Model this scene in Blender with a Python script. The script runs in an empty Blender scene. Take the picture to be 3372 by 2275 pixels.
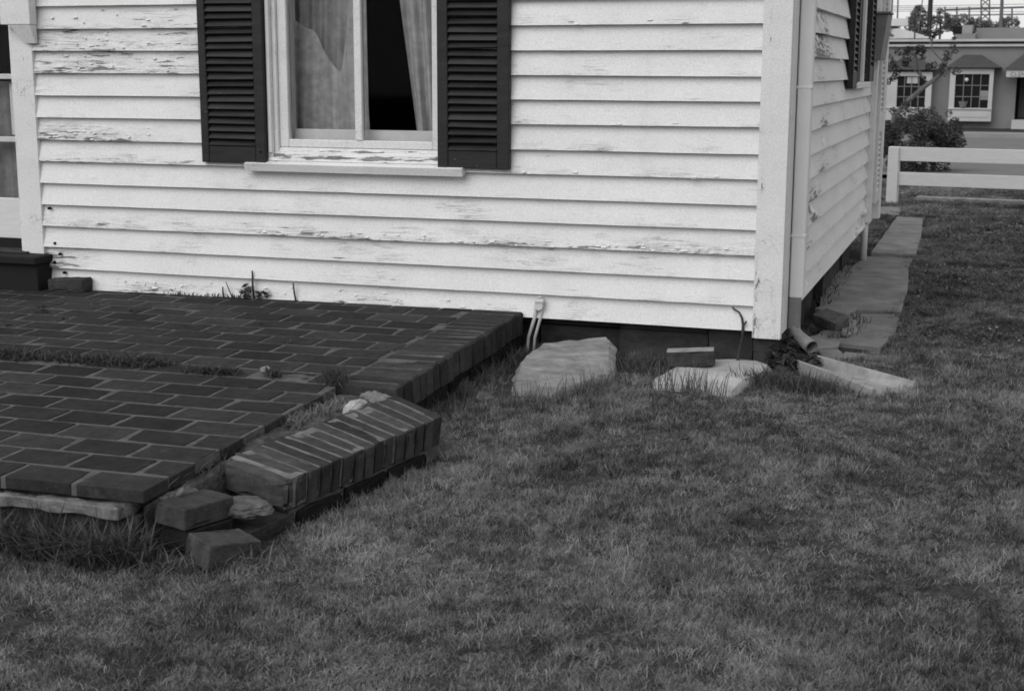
import bpy, bmesh, math, random
import numpy as np
from mathutils import Vector, Matrix, noise as mnoise

random.seed(7); RNG = np.random.default_rng(11)
R = math.radians
scene = bpy.context.scene
COL = scene.collection

# ------------------------------------------------------------------ camera
CAM = np.array((0.8124, -6.0513, 1.1309))
RIGHT = np.array((0.94758366, 0.31949448, 0.00291254))
UP = np.array((-0.06367212, 0.17989557, 0.98162286))
FWD = np.array((-0.31309913, 0.93035523, -0.190809))
cam = bpy.data.cameras.new('camera'); cam_o = bpy.data.objects.new('camera', cam); COL.objects.link(cam_o)
cam.sensor_fit = 'HORIZONTAL'; cam.sensor_width = 36; cam.lens = 50
cam.clip_start = 0.05; cam.clip_end = 3000
m = Matrix.Identity(4)
for i in range(3):
    m[i][0] = RIGHT[i]; m[i][1] = UP[i]; m[i][2] = -FWD[i]; m[i][3] = CAM[i]
cam_o.matrix_world = m
cam.dof.use_dof = True; cam.dof.focus_distance = 6.3; cam.dof.aperture_fstop = 9.0
scene.camera = cam_o

# ------------------------------------------------------------------ light: bright overcast, soft sun from front left
SUN_EL, SUN_AZ = R(41), R(202)          # azimuth clockwise from +Y
world = bpy.data.worlds.new('World'); scene.world = world; world.use_nodes = True
wn = world.node_tree; wn.nodes.clear()
sky = wn.nodes.new('ShaderNodeTexSky'); sky.sky_type = 'NISHITA'; sky.sun_disc = False
sky.sun_elevation = SUN_EL; sky.sun_rotation = SUN_AZ; sky.dust_density = 1.0; sky.air_density = 1.0
bw = wn.nodes.new('ShaderNodeRGBToBW'); bg = wn.nodes.new('ShaderNodeBackground'); wo = wn.nodes.new('ShaderNodeOutputWorld')
bg.inputs['Strength'].default_value = 0.1
flat = wn.nodes.new('ShaderNodeMath'); flat.operation = 'POWER'; flat.inputs[1].default_value = 0.22   # cloud cover evens out the clear sky
gain = wn.nodes.new('ShaderNodeMath'); gain.operation = 'MULTIPLY'; gain.inputs[1].default_value = 5.5
wn.links.new(sky.outputs[0], bw.inputs[0]); wn.links.new(bw.outputs[0], flat.inputs[0]); wn.links.new(flat.outputs[0], gain.inputs[0]); wn.links.new(gain.outputs[0], bg.inputs[0]); wn.links.new(bg.outputs[0], wo.inputs[0])
sun = bpy.data.lights.new('sun', 'SUN'); sun.energy = 1.5; sun.angle = R(50); sun.color = (1, 1, 1)
sun_o = bpy.data.objects.new('sun', sun); COL.objects.link(sun_o)
sd = Vector((math.sin(SUN_AZ) * math.cos(SUN_EL), math.cos(SUN_AZ) * math.cos(SUN_EL), math.sin(SUN_EL)))
sun_o.rotation_euler = sd.to_track_quat('Z', 'Y').to_euler()
vs = scene.view_settings
vs.view_transform = 'Standard'; vs.look = 'None'; vs.gamma = 1; vs.exposure = 0.02; vs.use_curve_mapping = False
scene.cycles.use_denoising = True; scene.cycles.filter_width = 1.7
scene.cycles.max_bounces = 5; scene.cycles.diffuse_bounces = 3; scene.cycles.transmission_bounces = 3; scene.cycles.transparent_max_bounces = 12

# ------------------------------------------------------------------ materials (black-and-white photograph: grey albedos)
MATS = {}
def nodes_of(name, rough=0.8, spec=0.3):
    mt = bpy.data.materials.new(name); mt.use_nodes = True
    nt = mt.node_tree; b = nt.nodes['Principled BSDF']
    b.inputs['Roughness'].default_value = rough
    b.inputs['Specular IOR Level'].default_value = spec
    MATS[name] = mt
    return mt, nt, b
def nd(nt, t, **k):
    n = nt.nodes.new(t)
    for a, v in k.items():
        if a in n.inputs.keys() if hasattr(n.inputs, 'keys') else False: n.inputs[a].default_value = v
        else: setattr(n, a, v)
    return n
def noise_n(nt, vec, scale, detail=4, rough=0.6):
    n = nt.nodes.new('ShaderNodeTexNoise'); n.inputs['Scale'].default_value = scale
    n.inputs['Detail'].default_value = detail; n.inputs['Roughness'].default_value = rough
    if vec is not None: nt.links.new(vec, n.inputs['Vector'])
    return n.outputs['Fac']
def mapr(nt, val, a, b, c, d, smooth=False):
    n = nt.nodes.new('ShaderNodeMapRange'); n.clamp = True
    if smooth: n.interpolation_type = 'SMOOTHSTEP'
    for i, v in enumerate((a, b, c, d)): n.inputs[1 + i].default_value = v
    nt.links.new(val, n.inputs[0]); return n.outputs[0]
def math_n(nt, op, a, b=None):
    n = nt.nodes.new('ShaderNodeMath'); n.operation = op
    for i, v in enumerate((a, b)):
        if v is None: continue
        if isinstance(v, (int, float)): n.inputs[i].default_value = v
        else: nt.links.new(v, n.inputs[i])
    return n.outputs[0]
def mixf(nt, f, a, b):
    n = nt.nodes.new('ShaderNodeMix'); n.data_type = 'FLOAT'
    for i, v in ((0, f), (2, a), (3, b)):
        if isinstance(v, (int, float)): n.inputs[i].default_value = v
        else: nt.links.new(v, n.inputs[i])
    return n.outputs[0]
def objvec(nt, scale=(1, 1, 1), obj=True):
    tc = nt.nodes.new('ShaderNodeTexCoord'); mp = nt.nodes.new('ShaderNodeMapping')
    mp.inputs['Scale'].default_value = scale
    nt.links.new(tc.outputs['Object'] if obj else tc.outputs['Generated'], mp.inputs['Vector'])
    return mp.outputs[0]
def worldvec(nt, scale=(1, 1, 1)):
    g = nt.nodes.new('ShaderNodeNewGeometry'); mp = nt.nodes.new('ShaderNodeMapping')
    mp.inputs['Scale'].default_value = scale
    nt.links.new(g.outputs['Position'], mp.inputs['Vector']); return mp.outputs[0]
def bump(nt, b, h, dist, strength=1.0):
    n = nt.nodes.new('ShaderNodeBump'); n.inputs['Distance'].default_value = dist; n.inputs['Strength'].default_value = strength
    nt.links.new(h, n.inputs['Height']); nt.links.new(n.outputs[0], b.inputs['Normal'])

def plain(name, lo, hi, scale=12, rough=0.8, spec=0.3, stretch=(1, 1, 1), bd=0.0, bscale=60, rnd=0.0, detail=5):
    """grey with blotches between lo and hi, optional per-object tone and fine relief"""
    mt, nt, b = nodes_of(name, rough, spec)
    v = worldvec(nt, stretch)
    f = noise_n(nt, v, scale, detail, 0.65)
    c = mapr(nt, f, 0.3, 0.7, lo, hi)
    if rnd:
        oi = nt.nodes.new('ShaderNodeObjectInfo')
        c = math_n(nt, 'MULTIPLY', c, mapr(nt, oi.outputs['Random'], 0, 1, 1 - rnd, 1 + rnd))
    nt.links.new(c, b.inputs['Base Color'])
    if bd:
        bump(nt, b, noise_n(nt, worldvec(nt, stretch), bscale, 5, 0.7), bd)
    return mt

def paint(name, white, wear_attr=True, stretch=(7, 7, 60)):
    """old white paint: peels to grey wood where the 'wear' attribute says so"""
    mt, nt, b = nodes_of(name, 0.6, 0.25)
    v = worldvec(nt, stretch)
    n1 = noise_n(nt, v, 1.0, 7, 0.68)
    n2 = noise_n(nt, worldvec(nt, (stretch[0] * .45, stretch[1] * .45, stretch[2] * 2.4)), 1.0, 4, 0.6)
    if wear_attr:
        at = nt.nodes.new('ShaderNodeAttribute'); at.attribute_name = 'wear'; w = at.outputs['Fac']
    else:
        w = 0.0
    s = math_n(nt, 'ADD', n1, math_n(nt, 'MULTIPLY', w, 0.34))
    peel = mapr(nt, s, 0.735, 0.765, 0, 1)
    halo = mapr(nt, s, 0.64, 0.76, 0, 1)
    crack = mapr(nt, math_n(nt, 'ABSOLUTE', math_n(nt, 'SUBTRACT', n2, 0.5)), 0.0, 0.012, 1, 0)
    crack = math_n(nt, 'MULTIPLY', crack, mapr(nt, math_n(nt, 'ADD', noise_n(nt, worldvec(nt, (3, 3, 9)), 1, 2), math_n(nt, 'MULTIPLY', w, 0.6)), 0.60, 0.76, 0, 1))
    dirt = noise_n(nt, worldvec(nt, (2.2, 2.2, 7)), 1.0, 6, 0.6)
    fine = noise_n(nt, worldvec(nt, (120, 120, 150)), 1.0, 3, 0.7)
    col = math_n(nt, 'MULTIPLY', mapr(nt, dirt, 0.25, 0.75, white * 0.90, white * 1.04), mapr(nt, fine, 0.3, 0.7, 0.85, 1.09))
    stain = mapr(nt, noise_n(nt, worldvec(nt, (9, 9, 1.6)), 1.0, 5, 0.65), 0.56, 0.78, 0, 1)
    col = math_n(nt, 'MULTIPLY', col, mapr(nt, stain, 0, 1, 1.0, 0.92))
    col = math_n(nt, 'MULTIPLY', col, mapr(nt, halo, 0, 1, 1.0, 0.93))
    wood = mapr(nt, noise_n(nt, worldvec(nt, (20, 20, 260)), 1, 4), 0.3, 0.7, 0.09, 0.30)
    col = mixf(nt, math_n(nt, 'MULTIPLY', crack, 0.7), col, 0.16)
    col = mixf(nt, peel, col, wood)
    nt.links.new(col, b.inputs['Base Color'])
    h = math_n(nt, 'SUBTRACT', math_n(nt, 'SUBTRACT', math_n(nt, 'MULTIPLY', halo, 0.6), math_n(nt, 'MULTIPLY', peel, 1.3)), math_n(nt, 'MULTIPLY', crack, 0.6))
    h = math_n(nt, 'ADD', h, math_n(nt, 'MULTIPLY', noise_n(nt, worldvec(nt, (14, 14, 120)), 1, 4), 0.35))
    bump(nt, b, h, 0.0016)
    return mt

WHITE = 0.775
paint('white_clapboard_paint', WHITE)
paint('white_trim_paint', WHITE * 0.97, True, (40, 40, 9))
paint('white_sill_paint', WHITE * 1.0, True, (6, 30, 45))
plain('white_far', 0.66, 0.76, 3, 0.6)
def shutter_mat():
    mt, nt, b = nodes_of('shutter_paint', 0.5, 0.3)
    c = mapr(nt, noise_n(nt, worldvec(nt, (6, 6, 30)), 1.0, 5), 0.3, 0.7, 0.013, 0.026)
    chip = mapr(nt, math_n(nt, 'ADD', noise_n(nt, worldvec(nt, (45, 45, 120)), 1.0, 4, 0.6), mapr(nt, noise_n(nt, worldvec(nt, (5, 5, 7)), 1.0, 2), 0.45, 0.7, 0, 0.10)), 0.74, 0.78, 0, 1)
    nt.links.new(mixf(nt, math_n(nt, 'MULTIPLY', chip, 0.8), c, 0.13), b.inputs['Base Color'])
    bump(nt, b, noise_n(nt, worldvec(nt, (10, 10, 90)), 1.0, 4), 0.0008)
shutter_mat()
plain('pale_louver_paint', 0.55, 0.7, 20, 0.6)
plain('dark_wood', 0.010, 0.022, 20, 0.75, 0.2, (3, 30, 40), 0.002, 60)
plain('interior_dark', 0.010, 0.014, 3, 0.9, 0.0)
plain('sash_paint', 0.5, 0.58, 20, 0.6)
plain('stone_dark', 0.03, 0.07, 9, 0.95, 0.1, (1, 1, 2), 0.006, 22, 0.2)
plain('stone_pale', 0.17, 0.36, 9, 0.95, 0.1, (1, 2.2, 3), 0.014, 20, 0, 8)
plain('stone_white', 0.32, 0.52, 8, 0.95, 0.1, (1, 1, 1), 0.008, 24, 0, 8)
plain('flagstone', 0.15, 0.28, 6, 0.92, 0.15, (1, 1, 1), 0.003, 45, 0.14)
plain('concrete_pale', 0.18, 0.40, 10, 0.95, 0.1, (1, 1, 1), 0.004, 60)
plain('concrete_dirty', 0.07, 0.24, 16, 0.95, 0.1, (1, 1, 1), 0.006, 50)
plain('dirt_fill', 0.03, 0.14, 18, 1.0, 0.05, (1, 1, 1), 0.012, 45)
plain('grey_metal', 0.17, 0.23, 14, 0.5, 0.4)
plain('dull_zinc', 0.15, 0.26, 18, 0.5, 0.4, (1, 1, 4))
plain('soil', 0.03, 0.08, 25, 1.0, 0.0, (1, 1, 1), 0.01, 50)
plain('asphalt', 0.15, 0.19, 2.0, 0.95, 0.1)
plain('sidewalk_concrete', 0.23, 0.29, 2.0, 0.95, 0.1)
plain('shop_wall', 0.19, 0.225, 1.2, 0.9, 0.1)
plain('shop_trim', 0.44, 0.52, 1.2, 0.8, 0.1)
plain('shop_roof', 0.06, 0.085, 4, 0.95, 0.1, (1, 1, 6))
plain('glass_dark', 0.010, 0.014, 2, 0.5, 0.1)
plain('pole_wood', 0.035, 0.05, 2, 0.9, 0.1)
plain('bark', 0.10, 0.17, 14, 0.95, 0.1, (1, 1, 1), 0.01, 30)
plain('tower_steel', 0.13, 0.17, 2, 0.7, 0.2)
plain('roof_box', 0.24, 0.3, 2, 0.8, 0.1)
plain('fence_paint', 0.60, 0.70, 9, 0.7, 0.2, (1, 1, 8))
plain('dead_leaf', 0.03, 0.09, 40, 0.9, 0.1)
plain('paint_curl', 0.7, 0.8, 30, 0.6)
plain('letter_dark', 0.12, 0.14, 30, 0.7)

def brick_mat(name, lo, hi, smear_k=0.35, stria=False):
    mt, nt, b = nodes_of(name, 0.9, 0.12)
    oi = nt.nodes.new('ShaderNodeObjectInfo')
    v = worldvec(nt)
    f = noise_n(nt, v, 28, 6, 0.7)
    c = mapr(nt, f, 0.3, 0.72, lo, hi)
    c = math_n(nt, 'MULTIPLY', c, mapr(nt, oi.outputs['Random'], 0, 1, 0.66, 1.42))
    blot = noise_n(nt, worldvec(nt), 5, 4, 0.6)
    c = math_n(nt, 'MULTIPLY', c, mapr(nt, blot, 0.3, 0.7, 0.8, 1.2))
    speck = mapr(nt, noise_n(nt, worldvec(nt), 130, 2, 0.5), 0.70, 0.76, 0, 1)
    c = mixf(nt, math_n(nt, 'MULTIPLY', speck, 0.35), c, 0.2)
    smear = mapr(nt, noise_n(nt, worldvec(nt, (1, 1, 1)), 11, 6, 0.7), 0.60, 0.74, 0, 0.5)
    c = mixf(nt, math_n(nt, 'MULTIPLY', smear, smear_k), c, 0.16)
    if stria:
        g = nt.nodes.new('ShaderNodeNewGeometry'); mp = nt.nodes.new('ShaderNodeMapping'); mp.inputs['Rotation'].default_value = (0, 0, R(13)); mp.inputs['Scale'].default_value = (5, 95, 5)
        nt.links.new(g.outputs['Position'], mp.inputs['Vector'])
        st_n = noise_n(nt, mp.outputs[0], 1.0, 3, 0.6); c = math_n(nt, 'MULTIPLY', c, mapr(nt, st_n, 0.3, 0.7, 0.82, 1.15))
    nt.links.new(c, b.inputs['Base Color'])
    bump(nt, b, noise_n(nt, worldvec(nt), 70, 7, 0.75), 0.0035)
brick_mat('patio_brick', 0.021, 0.044, 0.55)
brick_mat('cap_brick', 0.028, 0.056, 0.55)
brick_mat('loose_brick', 0.036, 0.070, 0.35, True)
brick_mat('shaded_face_brick', 0.009, 0.020)  # darker copy of the brick colour, shade painted in for right-facing courses
plain('mortar', 0.07, 0.15, 22, 1.0, 0.05, (1, 1, 1), 0.004, 80)
plain('mortar_pale', 0.12, 0.25, 22, 1.0, 0.05, (1, 1, 1), 0.006, 60)

def leaf_mat(name, lo, hi, trans=0.25):
    mt, nt, b = nodes_of(name, 0.6, 0.25)
    at = nt.nodes.new('ShaderNodeAttribute'); at.attribute_name = 'tone'
    c = mapr(nt, at.outputs['Fac'], 0, 1, lo, hi)
    nt.links.new(c, b.inputs['Base Color'])
    out = nt.nodes['Material Output']
    tr = nt.nodes.new('ShaderNodeBsdfTranslucent'); nt.links.new(c, tr.inputs['Color'])
    mx = nt.nodes.new('ShaderNodeMixShader'); mx.inputs[0].default_value = trans
    nt.links.new(b.outputs[0], mx.inputs[1]); nt.links.new(tr.outputs[0], mx.inputs[2]); nt.links.new(mx.outputs[0], out.inputs['Surface'])
leaf_mat('grass_blade', 0.045, 0.23)
def turf_mat():
    mt, nt, b = nodes_of('turf_blade', 0.65, 0.2)
    at = nt.nodes.new('ShaderNodeAttribute'); at.attribute_name = 'tone'
    big = noise_n(nt, worldvec(nt, (1, 1, 0)), 1.3, 3, 0.55); mid = noise_n(nt, worldvec(nt, (1, 1, 0)), 5.0, 4, 0.6)
    k = math_n(nt, 'ADD', math_n(nt, 'ADD', mapr(nt, big, 0.3, 0.7, -0.20, 0.26), mapr(nt, mid, 0.3, 0.7, -0.15, 0.15)), mapr(nt, noise_n(nt, worldvec(nt, (1, 1, 0)), 26.0, 3, 0.6), 0.3, 0.7, -0.20, 0.20))
    sx = nt.nodes.new('ShaderNodeSeparateXYZ'); nt.links.new(worldvec(nt), sx.inputs[0])
    k = math_n(nt, 'ADD', k, mapr(nt, sx.outputs[0], 0.4, 1.8, 0.03, -0.20))           # a darker kind of grass to the right
    ds = nt.nodes.new('ShaderNodeVectorMath'); ds.operation = 'DISTANCE'; nt.links.new(worldvec(nt, (1, 1, 0)), ds.inputs[0]); ds.inputs[1].default_value = (-.75, -1.95, 0)
    k = math_n(nt, 'ADD', k, mapr(nt, ds.outputs['Value'], 0.1, 0.95, 0.15, 0.0))      # worn dry patch by the edging
    c = mapr(nt, math_n(nt, 'ADD', at.outputs['Fac'], k), 0.0, 1.0, 0.042, 0.375)
    nt.links.new(c, b.inputs['Base Color'])
    df = nt.nodes.new('ShaderNodeBsdfDiffuse'); nt.links.new(c, df.inputs['Color']); nt.links.new(df.outputs[0], nt.nodes['Material Output'].inputs['Surface'])
turf_mat()
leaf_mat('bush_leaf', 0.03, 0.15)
leaf_mat('hazed_leaf', 0.13, 0.26)  # leaf colour lightened to stand in for distance haze
leaf_mat('weed_leaf', 0.035, 0.12)
leaf_mat('dry_stem', 0.10, 0.26)
leaf_mat('clover_leaf', 0.05, 0.16)
leaf_mat('clover_flower', 0.3, 0.5)

def glass_mat():
    mt, nt, b = nodes_of('window_glass', 0.1, 0.3)
    out = nt.nodes['Material Output']
    t = nt.nodes.new('ShaderNodeBsdfTransparent'); g = nt.nodes.new('ShaderNodeBsdfGlossy'); g.inputs['Roughness'].default_value = 0.03
    fr = nt.nodes.new('ShaderNodeFresnel'); fr.inputs['IOR'].default_value = 1.12
    mx = nt.nodes.new('ShaderNodeMixShader')
    nt.links.new(fr.outputs[0], mx.inputs[0]); nt.links.new(t.outputs[0], mx.inputs[1]); nt.links.new(g.outputs[0], mx.inputs[2]); nt.links.new(mx.outputs[0], out.inputs['Surface'])
glass_mat()
def lace_mat(name, alb, open_):
    mt, nt, b = nodes_of(name, 0.9, 0.0)
    out = nt.nodes['Material Output']
    v = worldvec(nt)
    pat = mapr(nt, noise_n(nt, worldvec(nt, (1, 1, 1)), 17, 5, 0.62), 0.38, 0.66, open_ - 0.16, open_ + 0.14)
    fold_shade = mapr(nt, noise_n(nt, worldvec(nt, (30, 30, 0.8)), 1, 3), 0.3, 0.7, 0.75, 1.2)  # light and shade of folds painted as vertical streaks in the cloth colour
    nt.links.new(math_n(nt, 'MULTIPLY', fold_shade, alb), b.inputs['Base Color'])
    t = nt.nodes.new('ShaderNodeBsdfTransparent'); mx = nt.nodes.new('ShaderNodeMixShader')
    nt.links.new(pat, mx.inputs[0]); nt.links.new(t.outputs[0], mx.inputs[1]); nt.links.new(b.outputs[0], mx.inputs[2]); nt.links.new(mx.outputs[0], out.inputs['Surface'])
lace_mat('lace_fabric', 0.47, 0.62)
lace_mat('sheer_fabric', 0.34, 0.78)
lace_mat('curtain_fabric', 0.36, 0.9)
lace_mat('door_fabric', 0.22, 0.85)

# ------------------------------------------------------------------ helpers
class MB:
    def __init__(s): s.v = []; s.f = []
    def quad(s, a, b, c, d):
        n = len(s.v); s.v += [a, b, c, d]; s.f.append((n, n + 1, n + 2, n + 3))
    def box(s, x0, x1, y0, y1, z0, z1):
        n = len(s.v)
        s.v += [(x0, y0, z0), (x1, y0, z0), (x1, y1, z0), (x0, y1, z0), (x0, y0, z1), (x1, y0, z1), (x1, y1, z1), (x0, y1, z1)]
        for q in ((0, 3, 2, 1), (4, 5, 6, 7), (0, 1, 5, 4), (1, 2, 6, 5), (2, 3, 7, 6), (3, 0, 4, 7)): s.f.append(tuple(n + i for i in q))
        return s
    def hexa(s, p):                                   # 8 points, bottom four then top four
        n = len(s.v); s.v += [tuple(q) for q in p]
        for q in ((0, 3, 2, 1), (4, 5, 6, 7), (0, 1, 5, 4), (1, 2, 6, 5), (2, 3, 7, 6), (3, 0, 4, 7)): s.f.append(tuple(n + i for i in q))
        return s
    def prism(s, pts, off):                           # polygon pts extruded by vector off
        n = len(s.v); k = len(pts); o = Vector(off)
        s.v += [tuple(p) for p in pts] + [tuple(Vector(p) + o) for p in pts]
        s.f.append(tuple(range(n + k - 1, n - 1, -1))); s.f.append(tuple(range(n + k, n + 2 * k)))
        for i in range(k):
            j = (i + 1) % k; s.f.append((n + i, n + j, n + k + j, n + k + i))
        return s
    def tube(s, path, rad, k=8, caps=True):
        path = [Vector(p) for p in path]
        if isinstance(rad, (int, float)): rad = [rad] * len(path)
        n0 = len(s.v); ref = Vector((0.31, 0.17, 0.93))
        for i, p in enumerate(path):
            t = (path[min(i + 1, len(path) - 1)] - path[max(i - 1, 0)]).normalized()
            a = t.cross(ref)
            if a.length < 0.05: a = t.cross(Vector((1, 0, 0)))
            a.normalize(); b = t.cross(a)
            for j in range(k):
                th = 2 * math.pi * j / k
                s.v.append(tuple(p + (a * math.cos(th) + b * math.sin(th)) * rad[i]))
        for i in range(len(path) - 1):
            for j in range(k):
                a0 = n0 + i * k + j; a1 = n0 + i * k + (j + 1) % k
                s.f.append((a0, a1, a1 + k, a0 + k))
        if caps:
            s.f.append(tuple(n0 + j for j in range(k - 1, -1, -1))); e = n0 + (len(path) - 1) * k
            s.f.append(tuple(e + j for j in range(k)))
        return s
    def mesh(s, name, bevel=0.0, seg=1, smooth=False):
        me = bpy.data.meshes.new(name); me.from_pydata(s.v, [], s.f)
        bm = bmesh.new(); bm.from_mesh(me)
        bmesh.ops.recalc_face_normals(bm, faces=bm.faces)
        if bevel:
            es = [e for e in bm.edges if len(e.link_faces) == 2 and e.calc_face_angle(0) > 0.5]
            bmesh.ops.bevel(bm, geom=es, offset=bevel, segments=seg, affect='EDGES', profile=0.6, clamp_overlap=True)
        bm.to_mesh(me); bm.free()
        if smooth: me.polygons.foreach_set('use_smooth', [True] * len(me.polygons))
        return me
def link(name, me, mat, parent=None, loc=None, rot=None):
    o = bpy.data.objects.new(name, me); COL.objects.link(o)
    if me is not None and mat and not me.materials: me.materials.append(MATS[mat])
    if loc is not None: o.location = loc
    if rot is not None: o.rotation_euler = rot
    if parent is not None: o.parent = parent
    return o
def build(name, mb, mat, parent=None, bevel=0.0, seg=1, smooth=False):
    return link(name, mb.mesh(name, bevel, seg, smooth), mat, parent)
def tag(o, label, cat, group=None):
    o['label'] = label; o['category'] = cat
    if group: o['group'] = group
    return o
def struct(o, kind='structure', label=None, cat=None):
    o['kind'] = kind
    if label: o['label'] = label
    if cat: o['category'] = cat
    return o
def thing(name, label, cat, group=None):
    o = bpy.data.objects.new(name, None); COL.objects.link(o); o.empty_display_size = 0.1
    return tag(o, label, cat, group)
def set_attr(me, name, vals):
    a = me.attributes.new(name, 'FLOAT', 'POINT'); a.data.foreach_set('value', np.asarray(vals, dtype=np.float32))
def fb(x, y=0.0, z=0.0): return mnoise.noise(Vector((x, y, z)))
def fb2(x, y, s):                                     # vectorised value-noise, cheap, for scattering
    xi = np.floor(x * s).astype(np.int64); yi = np.floor(y * s).astype(np.int64)
    fx = x * s - xi; fy = y * s - yi; fx = fx * fx * (3 - 2 * fx); fy = fy * fy * (3 - 2 * fy)
    def h(a, b):
        n = (a * 374761393 + b * 668265263) & 0x7fffffff
        n = ((n ^ (n >> 13)) * 1274126177) & 0x7fffffff
        return ((n ^ (n >> 16)) & 0xffff) / 65535.0
    return (h(xi, yi) * (1 - fx) + h(xi + 1, yi) * fx) * (1 - fy) + (h(xi, yi + 1) * (1 - fx) + h(xi + 1, yi + 1) * fx) * fy
def far(px, py, dist):                                # a spot in the distance: bearing and height seen from the garden, at a horizontal distance
    d = FWD + RIGHT * (px - 1162) / 3228 - UP * (py - 784) / 3228
    fh = np.array((FWD[0], FWD[1], 0)); fh /= np.linalg.norm(fh)
    return Vector(CAM + d * dist / (d @ fh))

# ------------------------------------------------------------------ terrain
def ground_np(x, y):
    z = -0.135 + 0.02 * (fb2(x + 50, y + 50, 1.3) - 0.5) + 0.012 * (fb2(x + 9, y + 77, 4.0) - 0.5)
    z = z - np.clip(-y - 0.7, 0, 1.6) * 0.054 - 0.012 * np.clip(1 - np.hypot(x + 1.0, y + 1.2) / .6, 0, 1)
    z = z - np.clip(y - 9.0, 0, 5) * 0.03 - np.clip(y - 14.0, 0, 32) * 0.0235
    return z
def ground_z(x, y): return float(ground_np(np.array([x]), np.array([y]))[0])
def terrain():
    xs = np.concatenate([np.linspace(-400, -8, 14), np.arange(-6, 6.01, 0.12), np.linspace(8, 500, 16)])
    ys = np.concatenate([np.linspace(-60, -9, 8), np.arange(-8, 10, 0.12), np.arange(10, 60, 1.0), np.linspace(62, 1500, 24)])
    X, Y = np.meshgrid(xs, ys); Z = ground_np(X, Y)
    v = np.stack([X.ravel(), Y.ravel(), Z.ravel()], 1); nx = len(xs); ny = len(ys)
    i = np.arange(nx - 1)[None, :] + nx * np.arange(ny - 1)[:, None]; i = i.ravel()
    f = np.stack([i, i + 1, i + 1 + nx, i + nx], 1)
    me = bpy.data.meshes.new('ground'); me.from_pydata(v.tolist(), [], f.tolist()); me.polygons.foreach_set('use_smooth', [True] * len(me.polygons))
    struct(link('ground', me, 'soil'))
terrain()

# asphalt lot and street in front of the shop, laid just above the ground
def sheet(name, mat, y0, y1, x0, x1, off, step=1.0):
    n = max(2, int((y1 - y0) / step)); mb = MB()
    for i in range(n):
        a = y0 + (y1 - y0) * i / n; b = y0 + (y1 - y0) * (i + 1) / n
        za = -0.135 - max(0, min(a - 9, 5)) * .03 - max(0, min(a - 14, 32)) * .0235 + off
        zb = -0.135 - max(0, min(b - 9, 5)) * .03 - max(0, min(b - 14, 32)) * .0235 + off
        mb.quad((x0, a, za), (x1, a, za), (x1, b, zb), (x0, b, zb))
    return struct(build(name, mb, mat))
sheet('street', 'asphalt', 13.2, 46.0, -60, 90, 0.05)
sheet('pavement', 'sidewalk_concrete', 38.0, 41.5, -60, 90, 0.16)
kb = MB(); kb.box(-60, 90, 37.84, 38.0, -1.2, -0.135 - .15 - 24 * .0235 + 0.155); struct(build('kerb', kb, 'sidewalk_concrete'))

# ------------------------------------------------------------------ the house
house = thing('clapboard_house', 'white clapboard house with black louvered shutters and peeling paint', 'house')
E_ = 0.1073; Z0 = 0.030

def wear_front(row, x, t):
    """how far the paint has gone on the front: worn boards at the upper left, bottom edges lower down"""
    w = 0.22 * max(0, fb(x * 1.7, row * 3.1)) + 0.20 * (1 - t) ** 3 * (.6 + fb(x * 2.7, row * 5.3))
    if row in (10, 11) and x < -2.5: w += (0.53 if row == 10 else 0.44) * (1.0 - 0.25 * abs(x + 3.4)) * (.8 + .5 * fb(x * 3, row * 2.0 + t))
    if row == 12 and x < -2.6: w += 0.25 * (1 - t)
    if row == 7 and x < -2.9: w += 0.55 * (1 - t) * min(1, (-2.9 - x) * 2.5)
    if row == 6 and x < -2.8: w += 0.35 * (1 - t) ** 2
    if row == 3: w += 0.60 * (1 - t) ** 1.5 * (0.75 + 0.6 * fb(x * 2.3, 5.0)) * (1 if x > -2.7 else .7)
    if row == 2: w += 0.18 * t
    if row in (1,) and x < -3.4: w += 0.6 * min(1, (-3.4 - x) * 4)
    if row == 0 and x < -1.2: w += 0.52 * (1 - t) * (.7 + .6 * fb(x * 4, 9.0))
    if x > -1.3: w += (0.28 if row in (6, 8, 12) else 0.10) * (1 - t) ** 2 * max(0, fb(x * 3 + row, 2.0) + .3)
    return max(0.0, min(1.0, w))
def clapboard(axis, a0, a1, row, zl, zr, e, wfun, parent, seed, sx=1):
    L = abs(a1 - a0); n = max(4, int(L / 0.05)); rows = [0.0, 0.04, 0.2, 0.45, 0.75, 1.12]
    v = []; f = []; w = []; k = len(rows) + 1
    for i in range(n + 1):
        s = i / n; a = a0 + (a1 - a0) * s
        zb = zl + (zr - zl) * s + 0.0018 * fb(a * 1.4, seed) + 0.0010 * fb(a * 9, seed + 4)
        bow = 0.0022 * fb(a * 0.9, seed + 9)
        for j in range(-1, len(rows)):
            t = 0 if j < 0 else rows[j]
            z = zb + t * e
            d = 0.0 if j < 0 else 0.029 * (1 - t / 1.12) + 0.002 + bow
            if j == 0: z += 0.0012
            if axis == 'x': v.append((a, -d, z))
            else: v.append((d * sx, a, z))
            w.append(wfun(row, a, max(0, min(1, t))))
    for i in range(n):
        for j in range(k - 1):
            p = i * k + j
            f.append((p, p + k, p + k + 1, p + 1))
    me = bpy.data.meshes.new('clapboard'); me.from_pydata(v, [], f)
    bm = bmesh.new(); bm.from_mesh(me); bmesh.ops.recalc_face_normals(bm, faces=bm.faces); bm.to_mesh(me); bm.free()
    # make sure the boards face outwards
    c = me.polygons[len(me.polygons) // 2].normal
    if (axis == 'x' and c.y > 0) or (axis == 'y' and c.x * sx < 0): me.flip_normals()
    me.polygons.foreach_set('use_smooth', [False] * len(me.polygons))
    set_attr(me, 'wear', w)
    return link('clapboard', me, 'white_clapboard_paint', parent)

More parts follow.
